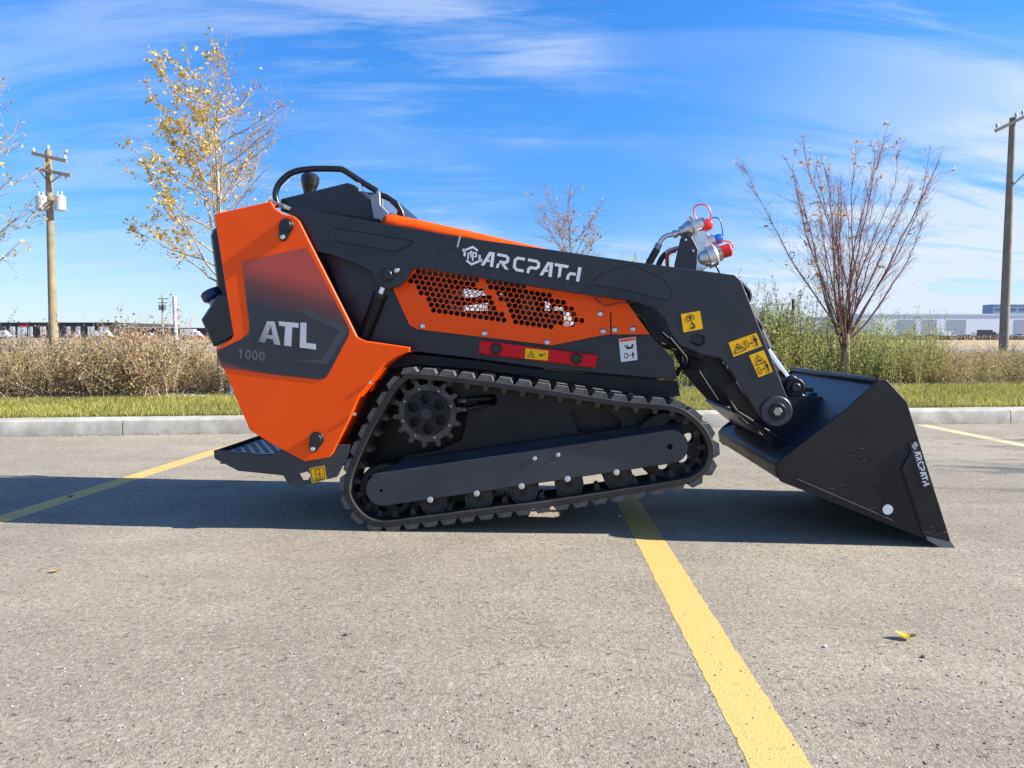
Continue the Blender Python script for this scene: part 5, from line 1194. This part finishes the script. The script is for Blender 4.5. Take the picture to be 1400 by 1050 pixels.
def vase_tree(base, H, seed, label):
    R = np.random.default_rng(seed); root = empty('bare_tree', base); tag(root, label, 'tree', 'young street trees')
    trunk = wander((0, 0, -.03), (0, 0, 1), 0.66, 5, 0.015, 0.02, R); poly_tubes([(trunk, 0.042, 0.034)], 8, 'trunk', mat('tan_bark', (0.26, 0.20, 0.12), 0.85, var=.2, vscale=25), root)
    limbs, twigs, leaves = [], [], []; T = np.array(trunk)
    for b in range(25):
        h = R.uniform(2.6, 5); i = min(4, int(h)); p = T[i] + (T[min(5, i + 1)] - T[i]) * (h - i); az = b * 2.4 + R.uniform(-.3, .3)
        el = R.uniform(0.84, 1.40) if b > 3 else R.uniform(1.3, 1.5); ln = (H - p[2]) * R.uniform(.62, .98) * (1.02 if b <= 4 else 0.90 + .1 * math.sin(el))
        br = wander(p, (math.cos(az) * math.cos(el), math.sin(az) * math.cos(el), math.sin(el)), ln, 12, 0.06, 0.085 if el < 1.2 else .03, R); limbs.append((br, R.uniform(.007, .014), 0.0018)); B = np.array(br)
        for s in range(int(15 + ln * 15)):
            ts = R.uniform(.12, 1) ** .8; j = min(11, int(ts * 12)); q = B[j] + (B[j + 1] - B[j]) * (ts * 12 - j if ts < 1 else 0)
            dd = (B[j + 1] - B[j]) / (np.linalg.norm(B[j + 1] - B[j])) + R.normal(0, 0.42, 3) + np.array([math.cos(az), math.sin(az), 0]) * .25; l2 = R.uniform(.10, .55) * (1.25 - ts * .8)
            tw = wander(q, dd, l2, 6, 0.09, 0.10, R); twigs.append((tw, 0.0021, 0.0008)); Q = np.array(tw)
            for u in range(3):
                j2 = R.integers(1, 6); t3 = wander(Q[j2], (Q[j2 + 1] - Q[j2]) * 12 + R.normal(0, .5, 3), R.uniform(.03, .10), 2, .1, .05, R); twigs.append((t3, 0.0013, 0.0008))
            if tw[-1][2] > 1.1 and R.random() < (0.30 if tw[-1][0] < -0.3 or tw[-1][2] > 2.5 else 0.05): leaves += [np.array(tw[-1]) + R.normal(0, .015, 3) for _ in range(R.integers(1, 5))]
    poly_tubes(limbs, 5, 'limbs', BARKR, root)['kind'] = 'stuff'; poly_tubes(twigs, 3, 'twigs', TWIGR, root)['kind'] = 'stuff'
    leaf_mesh(leaves, 0.05, 'foliage', RUSTL, root, R); return root
vb = PY(1156, 520, 8.6); vb.z = GZ
vtree = vase_tree(vb, 3.05, 8, 'bare reddish vase-shaped tree rising from the green shrubs beyond the bucket')

vtree.scale = (1.18, 1.1, 1.0)
# --- shrubs
BR_LEAF = mat('brown_shrub_leaf', (0.2, 0.15, 0.08), 0.7, island=[(0.18, 0.18, 0.04), (0.34, 0.32, 0.08), (0.48, 0.31, 0.14), (0.60, 0.43, 0.23), (0.26, 0.28, 0.07), (0.58, 0.37, 0.28)], trans=0.45, objvar=0.3)
BR_STEM = mat('brown_shrub_stem', (0.38, 0.27, 0.20), 0.8)
GR_LEAF = mat('willow_leaf', (0.12, 0.16, 0.04), 0.6, island=[(0.18, 0.23, 0.04), (0.40, 0.44, 0.08), (0.46, 0.47, 0.13), (0.58, 0.54, 0.20), (0.20, 0.25, 0.06)], trans=0.4, objvar=0.2)
GR_STEM = mat('willow_stem', (0.16, 0.13, 0.07), 0.8)
PINKL = mat('pink_seed_heads', (0.4, 0.2, 0.18), 0.7, island=[(0.42, 0.14, 0.14), (0.5, 0.28, 0.22), (0.42, 0.32, 0.22)], trans=0.3)
def shrub_proto(kind, seed):
    R = np.random.default_rng(seed); stems, leaves, pink = [], [], []
    if kind == 'brown':
        for i in range(46):
            a, el = R.uniform(0, 2 * PI), R.uniform(0.85, 1.5); ln = R.uniform(.36, .62)
            st = wander((R.normal(0, .09), R.normal(0, .09), -.01), (math.cos(a) * math.cos(el), math.sin(a) * math.cos(el), math.sin(el)), ln, 7, .11, .02, R); stems.append((st, .004, .0014)); S_ = np.array(st)
            for k in range(7):
                j = R.integers(1, 7); t = wander(S_[j], (S_[j] - S_[j - 1]) * 9 + R.normal(0, .6, 3), R.uniform(.06, .2), 3, .15, .05, R); stems.append((t, .002, .0009))
                for q in range(7): leaves.append(np.array(t[R.integers(0, 4)]) + R.normal(0, .022, 3))
            if R.random() < .16:
                t = wander(S_[-1], (R.normal(0, .15), R.normal(0, .15), 1), R.uniform(.08, .26), 4, .12, 0, R); stems.append((t, .0018, .001))
                for q in range(9): pink.append(np.array(t[R.integers(2, 5)]) + R.normal(0, .018, 3))
        return stems, leaves, pink, .024, .55
    if kind == 'willow':
        for i in range(52):
            a, el = R.uniform(0, 2 * PI), R.uniform(1.1, 1.54); ln = R.uniform(.38, .92) * (1.0 if R.random() < .8 else 1.3)
            st = wander((R.normal(0, .13), R.normal(0, .13), -.01), (math.cos(a) * math.cos(el), math.sin(a) * math.cos(el), math.sin(el)), ln, 9, .05, .02, R); stems.append((st, .004, .0012)); S_ = np.array(st)
            for q in range(int(ln * 62)):
                u = R.uniform(.08, 1); j = min(8, int(u * 9)); leaves.append(S_[j] + (S_[j + 1] - S_[j]) * (u * 9 - j) + R.normal(0, .016, 3))
        return stems, leaves, pink, .036, .26
    for i in range(40):   # low weedy
        a, el = R.uniform(0, 2 * PI), R.uniform(.9, 1.5); ln = R.uniform(.18, .42)
        st = wander((R.normal(0, .14), R.normal(0, .14), -.01), (math.cos(a) * math.cos(el), math.sin(a) * math.cos(el), math.sin(el)), ln, 5, .1, .0, R); stems.append((st, .003, .001)); S_ = np.array(st)
        for q in range(34):
            j = R.integers(0, 5); leaves.append(S_[j] + (S_[j + 1] - S_[j]) * R.random() + R.normal(0, .022, 3))
    return stems, leaves, pink, .026, .4
protos = {}
for kind, nvar in (('brown', 4), ('willow', 4), ('weedy', 2)):
    for vi in range(nvar):
        stems, leaves, pink, sz, asp = shrub_proto(kind, 100 + vi + {'brown': 0, 'willow': 20, 'weedy': 40}[kind]); R = np.random.default_rng(vi)
        root = empty({'brown': 'brown_shrub', 'willow': 'willow_shrub', 'weedy': 'low_shrub'}[kind])
        poly_tubes(stems, 3, 'stems', GR_STEM if kind == 'willow' else BR_STEM, root)['kind'] = 'stuff'
        leaf_mesh(leaves, sz, 'foliage', GR_LEAF if kind == 'willow' else BR_LEAF, root, R, blow=(-.1, 0, .5 if kind == 'willow' else .1), aspect=asp)
        if pink: leaf_mesh(pink, .022, 'seed_heads', PINKL, root, R, aspect=.6)
        protos.setdefault(kind, []).append([root, False])
def put_shrub(kind, vi, loc, rz, s, label, cat, group):
    rec = protos[kind][vi % len(protos[kind])]
    if not rec[1]: o = rec[0]; rec[1] = True
    else:
        o = rec[0].copy(); COL.objects.link(o)
        for ch in rec[0].children: c = ch.copy(); COL.objects.link(c); c.parent = o
    o.location = loc; o.rotation_euler = (0, 0, rz); o.scale = (s, s, s); tag(o, label, cat, group)
ORD = 'first second third fourth fifth sixth seventh eighth ninth tenth eleventh twelfth thirteenth fourteenth fifteenth sixteenth seventeenth eighteenth nineteenth twentieth'.split()
ORD += ['twenty-' + o for o in ORD[:9]] + ['thirtieth'] + ['thirty-' + o for o in ORD[:9]]
ROW = ('front', 'middle', 'back')
rr = random.Random(4); n = 0
for row in range(3):
    s = -3.6 + row * 0.2; k = 0
    while s < 5.8:
        p = SH(s + rr.uniform(-.1, .1), 0.14 + row * 0.40 + rr.uniform(-.08, .08)); px = (p.x / p.y) * FPX + 700
        gap = 0.55 if 262 < px < 335 and row == 0 else 1.0
        put_shrub('brown', n, p, rr.uniform(0, 6.3), (1.05 + .2 * math.sin(s * 2.1 + row) + rr.uniform(-.18, .18)) * gap, 'brown and olive shrub, %s from the left in the hedge %s row' % (ORD[k], ROW[row]), 'shrub', 'brown shrubs along the left of the lawn'); n += 1; k += 1
        s += rr.uniform(.36, .5)
for row in range(3):
    s = 6.1 + row * 0.15; k = 0
    while True:
        p = SH(s + rr.uniform(-.08, .08), 0.22 + row * 0.4 + rr.uniform(-.08, .08)); px = (p.x / p.y) * FPX + 700
        if px > 1285: break
        sc = (1.26 if px < 1100 else 0.96 if px < 1235 else 0.78) * rr.uniform(.78, 1.15)
        put_shrub('willow', n, p, rr.uniform(0, 6.3), sc, 'green willow-like shrub, %s from the left in its %s row' % (ORD[k], ROW[row]), 'shrub', 'green upright shrubs right of the loader'); n += 1; k += 1
        s += rr.uniform(.32, .44)
for row in range(3):
    s = 9.55 + row * .15; k = 0
    while s < 13.2:
        p = SH(s, 0.12 + row * .38 + rr.uniform(-.08, .08))
        put_shrub('weedy' if (row == 0 or n % 2) else 'brown', n, p, rr.uniform(0, 6.3), rr.uniform(.95, 1.3) * (.8 if n % 2 == 0 and row else 1), 'low weedy shrub, %s from the left in its %s row' % (ORD[k], ROW[row]), 'shrub', 'low shrubs on the right'); n += 1; k += 1
        s += rr.uniform(.3, .42)

# --- utility poles
WOODP = mat('pole_wood', (0.24, 0.20, 0.125), 0.9, var=0.25, vscale=3)
WOODG = mat('grey_pole_wood', (0.20, 0.175, 0.14), 0.9, var=0.25, vscale=3)
PORC = mat('grey_porcelain', (0.45, 0.46, 0.48), 0.4); TANK = mat('transformer_paint', (0.46, 0.50, 0.54), 0.4, 0.2)
def barm(name, a, b, w, h, m, parent):
    a, b = Vector(a), Vector(b); d = (b - a).normalized(); u = d.cross(Vector((0, 0, 1))).normalized() * w / 2; v = u.cross(d).normalized() * h / 2
    bm = bmesh.new(); r = [[bm.verts.new(p + u * i + v * j) for i, j in ((-1, -1), (1, -1), (1, 1), (-1, 1))] for p in (a, b)]
    for k in range(4): bm.faces.new((r[0][k - 1], r[0][k], r[1][k], r[1][k - 1]))
    bm.faces.new(r[0]); bm.faces.new(r[1]); return from_bm(name, bm, m, parent, 0)
def insulator(p, parent, s=1.0): return lathe('insulator', [(0, .02 * s), (.05 * s, .02 * s), (.06 * s, .06 * s), (.10 * s, .05 * s), (.11 * s, .07 * s), (.16 * s, .05 * s), (.2 * s, .03 * s), (.21 * s, 0)], p, (0, 0, 1), PORC, parent, 10)
D1 = 30.0; pb_ = PY(73, 470, D1); pt = PY(66, 206, D1)
pole = empty('utility_pole', (pb_.x, D1, GZ)); tag(pole, 'wooden utility pole carrying two cross arms and two grey transformers at the left', 'utility pole')
top = Vector((pt.x - pb_.x, 0, pt.z - GZ)); tube('pole_shaft', [(0, 0, -.1), top * .5, top], [.17, .145, .12], WOODP, pole, 14)
def P1(x, y, dy=0.0): q = PY(x, y, D1 + dy); return Vector((q.x - pb_.x, dy, q.z - GZ))
a1 = barm('cross_arm', P1(44, 209.5, -.18), P1(91, 220.5, -.18), .11, .13, WOODG, pole); a2 = barm('cross_arm', P1(50, 231, -.18), P1(97, 240, -.18), .11, .13, WOODG, pole)
for x, y in ((46, 209), (66, 205), (89, 219)): insulator(P1(x, y, -.18), a1)
for x, y in ((82, 238), (90, 239)): insulator(P1(x, y + 7, -.18), a2, .8)
barm('brace', P1(67, 250, -.16), P1(55, 235, -.16), .04, .04, WOODG, pole); barm('brace', P1(69, 250, -.16), P1(83, 239, -.16), .04, .04, WOODG, pole)
for x in (57, 82.5):
    p = P1(x, 288, -.15); tr = lathe('transformer', [(0, .18), (.02, .22), (.5, .22), (.53, .235), (.57, .235), (.60, .2), (.61, 0)], p, (0, 0, 1), TANK, pole, 18)
    for dx in (-.09, .09): lathe('bushing', [(0, .03), (.05, .05), (.08, .03), (.12, .045), (.18, .02), (.2, 0)], p + Vector((dx, 0, .6)), (0, 0, 1), PORC, tr, 8)
barm('mounting_bracket', P1(57, 275, -.1), P1(82, 275, -.1), .06, .08, WOODG, pole)
D2 = 29.0; pb2 = PY(1372, 478, D2); pole2 = empty('utility_pole', (pb2.x, D2, GZ)); tag(pole2, 'tall wooden utility pole with one cross arm at the right edge', 'utility pole')
def P2(x, y, dy=0.0): q = PY(x, y, D2 + dy); return Vector((q.x - pb2.x, dy, q.z - GZ))
tube('pole_shaft', [(0, 0, -.1), P2(1378, 320), P2(1384.5, 161)], [.175, .15, .11], WOODG, pole2, 14)
a1 = barm('cross_arm', P2(1361, 179, -.17), P2(1412, 154, -.17), .10, .12, WOODG, pole2)
for x, y in ((1363, 176), (1389, 161), (1398, 158)): insulator(P2(x, y, -.17), a1)
barm('brace', P2(1383, 255, -.1), P2(1410, 228, -.3), .06, .06, mat('galvanised', (.4, .41, .42), .5, .5), pole2)
D3 = 110.0; pb3 = PY(223, 466, D3); pole3 = empty('utility_pole', (pb3.x, D3, GZ)); tag(pole3, 'small distant utility pole with a transformer beyond the brown shrubs', 'utility pole')
def P3(x, y, dy=0.0): q = PY(x, y, D3 + dy); return Vector((q.x - pb3.x, dy, q.z - GZ))
tube('pole_shaft', [(0, 0, 0), P3(222, 403)], [.17, .13], mat('far_pole', (.30, .29, .28), .9), pole3, 8)
barm('cross_arm', P3(216, 408.5, -.2), P3(230, 408.5, -.2), .14, .14, WOODG, pole3); barm('cross_arm', P3(217, 414, -.2), P3(229, 414, -.2), .14, .14, WOODG, pole3)
for x in (219.5, 225): lathe('transformer', [(0, .2), (.02, .28), (.8, .28), (.84, .2), (.85, 0)], P3(x, 424, -.3), (0, 0, 1), mat('dark_transformer', (.12, .13, .15), .5), pole3, 10)
D4 = 24.0; q = PY(240.5, 465, D4); post = tube('steel_post', [(0, 0, 0), (0, 0, PY(240, 407, D4).z - GZ), (0, 0, PY(240, 405, D4).z - GZ)], [.07, .07, .045], mat('post_grey', (.42, .42, .42), .6, .2, var=.15, vscale=3), None, 14)
post.location = (q.x, D4, GZ); tag(post, 'plain grey steel post standing behind the brown shrubs', 'post')
# stake tops among the green shrubs
q = PY(1083, 470, 10.0); stk = tube('wooden_stake', [(0, 0, 0), (0, 0, PY(1083, 409, 10).z - GZ)], .022, mat('dark_stake', (.10, .06, .05), .9), None, 8); stk.location = (q.x, 10.0, GZ); tag(stk, 'thin dark wooden stake among the green shrubs', 'stake')
# wires
WIRE = mat('wire', (.12, .12, .13), .5)
def wire(a, b, sag, lab, r=.0035):
    pts = [a.lerp(b, t) - Vector((0, 0, sag * 4 * t * (1 - t))) for t in [i / 24 for i in range(25)]]
    tag(tube('power_line', pts, r, WIRE, None, 4), lab, 'power line')
wire(PY(68, 300, 30), PY(1400, 262, 31), .5, 'thin power line strung low from the pole with transformers', .003)
wire(Vector((pb_.x, 30, 0)) + Vector((P1(46, 206).x, 0, PY(46, 206, 30).z)), Vector((-60, 34, 9.5)), .5, 'thin power line leaving the left end of the upper cross arm')
wire(PY(1398, 157, 29), Vector((60, 33, 10.5)), .5, 'thin power line leaving the right pole cross arm')

# --- far buildings
def bld(name, x0, x1, ytop, D, depth, m, label, cat='building', base=None):
    a, b = PY(x0, ytop, D), PY(x1, ytop, D); e = empty(name, ((a.x + b.x) / 2, D, GZ)); tag(e, label, cat)
    hw = (b.x - a.x) / 2; h = a.z - GZ
    box('wall', (-hw, 0, -.2), (hw, depth, h), m, e); return e, hw, h
def fpx(e, x, y, D): q = PY(x, y, D); return q.x - e.location.x, q.z - GZ
def face(e, nm, x0, x1, y0, y1, D, m, pr=.12):
    (a, t), (b, u) = fpx(e, x0, y0, D), fpx(e, x1, y1, D); return box(nm, (a, -pr, max(.02, min(t, u))), (b, 0.0, max(t, u)), m, e)
DKW = mat('dark_cladding', (.022, .023, .028), .6); GLW = mat('pale_shopfront', (.78, .79, .77), .35, var=.2, vscale=.3); WHW = mat('white_wall', (.74, .75, .78), .6, var=.04, vscale=.1); GRW = mat('grey_wall', (.34, .37, .43), .6, var=.05, vscale=.1)
e, hw, h = bld('shop_building', -260, 153, 442, 320, 60, DKW, 'long black shop building with pale bays at the far left')
box('roof', (-hw - .2, -.2, h), (hw + .2, 60, h + .4), DKW, e)
for a, b in ((-200, -185), (-170, -150), (-130, -110), (-90, -70), (-50, -30), (-16, -4), (14, 21), (24, 37), (38.5, 45), (55, 63), (72, 80), (91, 96.5), (104, 110), (120, 129), (137, 148.5)):
    w_ = face(e, 'shop_window', a, b, 446.5, 463, 320, GLW)
    xm = (a + b) / 2; face(e, 'mullion', xm - .3, xm + .3, 446.5, 463, 320, DKW, .2)
face(e, 'red_sign', 27, 38, 444, 446.3, 320, REDP, .25)
e, hw, h = bld('shop_building', 154, 420, 448.5, 330, 60, DKW, 'second black building with a flat roof behind the grey post')
box('roof', (-hw, -.2, h), (hw, 60, h + .3), WHW, e)
for a, b in ((160, 168), (178, 190), (200, 212), (246, 258), (262, 272)): face(e, 'shop_window', a, b, 456, 463, 330, GLW)
e, hw, h = bld('warehouse', 1172, 1560, 431, 330, 30, WHW, 'long white warehouse at the far right behind the tall pole')
box('roof', (-hw - .3, -.3, h), (hw + .3, 30, h + .7), mat('roof_pale', (.62, .64, .68), .6), e)
for a, b in ((1173, 1196), (1228, 1252), (1262, 1280), (1296, 1320), (1388, 1420), (1450, 1480)): face(e, 'wall_panel', a, b, 437, 461, 330, GRW if a != 1173 else mat('pale_blue_wall', (.45, .52, .62), .6))
for a in (1204, 1214, 1285, 1330, 1342, 1354, 1366): face(e, 'dock_door', a, a + 6, 454, 462, 330, mat('dock_door', (.5, .5, .5), .5))
e, hw, h = bld('warehouse', 940, 1168, 434, 350, 60, WHW, 'pale industrial building behind the green shrubs and bare tree')
box('roof', (-hw, -.3, h), (hw, 60, h + .4), WHW, e)
for a, b in ((960, 985), (1000, 1030), (1050, 1075), (1100, 1130), (1140, 1160)): face(e, 'wall_panel', a, b, 442, 461, 350, WHW)
e, hw, h = bld('office_building', 1358, 1480, 417, 620, 14, mat('blue_grey_wall', (.26, .34, .46), .6), 'distant blue-grey building rising over the white warehouse roof')
box('roof', (-hw, -.3, h), (hw, 14, h + .6), GRW, e)
for k in range(10): face(e, 'window_strip', 1361 + k * 11, 1368 + k * 11, 421, 425, 620, mat('blue_glass', (.12, .18, .28), .2))

# --- parked vehicles, far off
def car(kind, px, D, m, label, cat, rz=0.0, group='vehicles parked in the far yards'):
    q = PY(px, 460, D); e = empty({'car': 'parked_car', 'pickup': 'pickup_truck', 'van': 'cargo_van', 'truck': 'box_truck'}[kind], (q.x, D, GZ + .02), rz); tag(e, label, cat, group)
    T = {'car': ([(-2.2, .3), (-2.25, .75), (-2.0, .92), (-1.5, .98), (-.9, 1.42), (.6, 1.45), (1.25, 1.0), (2.1, .85), (2.25, .55), (2.2, .3)], 1.75, [(-1.35, .98), (-.85, 1.36), (.55, 1.38), (1.05, .98)], 1.35, .32),
         'pickup': ([(-2.8, .5), (-2.8, 1.15), (-.9, 1.15), (-.8, 1.75), (.7, 1.8), (1.3, 1.2), (2.6, 1.1), (2.75, .8), (2.7, .5)], 1.9, [(-.7, 1.2), (-.65, 1.66), (.6, 1.7), (1.1, 1.2)], 1.75, .4),
         'van': ([(-2.9, .4), (-2.95, 2.4), (-2.7, 2.6), (1.3, 2.6), (1.9, 1.9), (2.3, 1.3), (2.9, 1.1), (2.95, .4)], 2.0, [(.9, 1.5), (.9, 2.2), (1.4, 2.2), (1.95, 1.5)], 1.9, .36),
         'truck': ([(-3.8, .8), (-3.8, 3.3), (1.4, 3.3), (1.42, 2.5), (2.6, 2.5), (3.0, 1.7), (3.6, 1.5), (3.7, .7)], 2.3, [(1.7, 1.7), (1.7, 2.3), (2.5, 2.3), (2.8, 1.7)], 2.6, .48)}[kind]
    bm = bmesh.new(); add_plate(bm, fillet(T[0], .08, 2), -T[1] / 2, T[1] / 2, bev=.05); from_bm('body', bm, m, e, 40)
    bm = bmesh.new(); add_plate(bm, T[2], -T[1] / 2 - .01, -T[1] / 2 - .001); from_bm('side_window', bm, mat('dark_glass', (.02, .025, .03), .1), e, 0)
    for x in (-T[3], T[3]):
        for y in (-T[1] / 2, T[1] / 2 - .2):
            w_ = lathe('wheel', [(0, T[4] * .6), (0, T[4] * .95), (.04, T[4]), (.18, T[4]), (.2, T[4] * .95), (.2, 0)], (x, y - .02, T[4]), (0, 1, 0), RUBBER, e, 16)
            if y < 0: lathe('rim', [(0, T[4] * .55), (.01, T[4] * .5), (.011, 0)], (x, y - .03, T[4]), (0, 1, 0), STEEL, w_, 12)
    box('bumper', (T[0][-1][0] - .1, -T[1] / 2 + .1, .35), (T[0][-1][0] + .08, T[1] / 2 - .1, .6), PLASTIC, e, .03)
CW = mat('car_white', (.75, .76, .78), .3, coat=.5); CD = mat('car_dark', (.03, .03, .035), .3, coat=.5); CR = mat('car_red', (.35, .02, .02), .3, coat=.5); CS = mat('car_silver', (.4, .41, .43), .3, .4, coat=.5)
car('van', 3, 252, CW, 'white van parked before the black shops at the left edge', 'van')
car('van', 143, 257, CW, 'white van parked at the right end of the first black shop building', 'van', .1)
car('pickup', 100, 271, CS, 'silver pickup in front of the black shops behind the brown shrubs', 'pickup truck')
car('car', 60, 271, CD, 'dark car in front of the black shops beside the transformer pole', 'car')
car('car', 176, 276, CR, 'red car in front of the second black building', 'car')
car('truck', 262, 271, CW, 'white box truck near the tank end of the loader beyond the shrubs', 'truck')
car('pickup', 205, 287, CW, 'white pickup left of the plain grey post', 'pickup truck')
car('truck', 1350, 294, CD, 'black truck parked just left of the tall right pole', 'truck')
car('pickup', 1240, 299, CD, 'dark pickup near the middle of the white warehouse', 'pickup truck')
car('van', 1296, 303, CW, 'white van before the white warehouse', 'van')
car('car', 1322, 299, CS, 'silver car just left of the black truck', 'car')
car('pickup', 1392, 289, CS, 'silver pickup right of the tall pole', 'pickup truck')
car('car', 1270, 294, CR, 'red car before the white warehouse', 'car')
car('truck', 1205, 308, CW, 'white box truck at the left end of the white warehouse', 'truck', .05)

# a band of far scrub at the field's far side
def scrub_sampler(n):
    x = rng.uniform(-75, 95, n); y = rng.uniform(120, 170, n); return np.stack([x, y, np.full(n, GZ - .01)], 1)
v, f = blades(22000, scrub_sampler, .3, 1.0, .2, .6)
tag(link_mesh('far_scrub', numpy_mesh('far_scrub', v, f, mat('far_scrub', (.2, .14, .09), .9, island=[(.14, .10, .07), (.26, .17, .11), (.34, .26, .15)])), None), kind='stuff')
# a bare tree just outside the right edge, whose twigs throw the streaky shade on the asphalt

ti = empty('planting_island', (8.1, 3.0, 0)); tag(ti, 'small kerbed planting island right of the picture', 'planting island')
bm = bmesh.new(); io = [(1.1 * math.cos(a), .75 * math.sin(a)) for a in np.linspace(0, 2 * PI, 33)[:-1]]; ii = [(x * .87, y * .82) for x, y in io]
add_plate(bm, io, -.02, .12, holes=[ii], axis='z', bev=.01); from_bm('kerb_ring', bm, CONC, ti, 40)
plate('island_soil', ii, 0.0, .10, SOIL, ti, axis='z')
vt = vase_tree((8.1, 3.0, .08), 4.3, 31, 'bare tree on the planting island right of the picture')
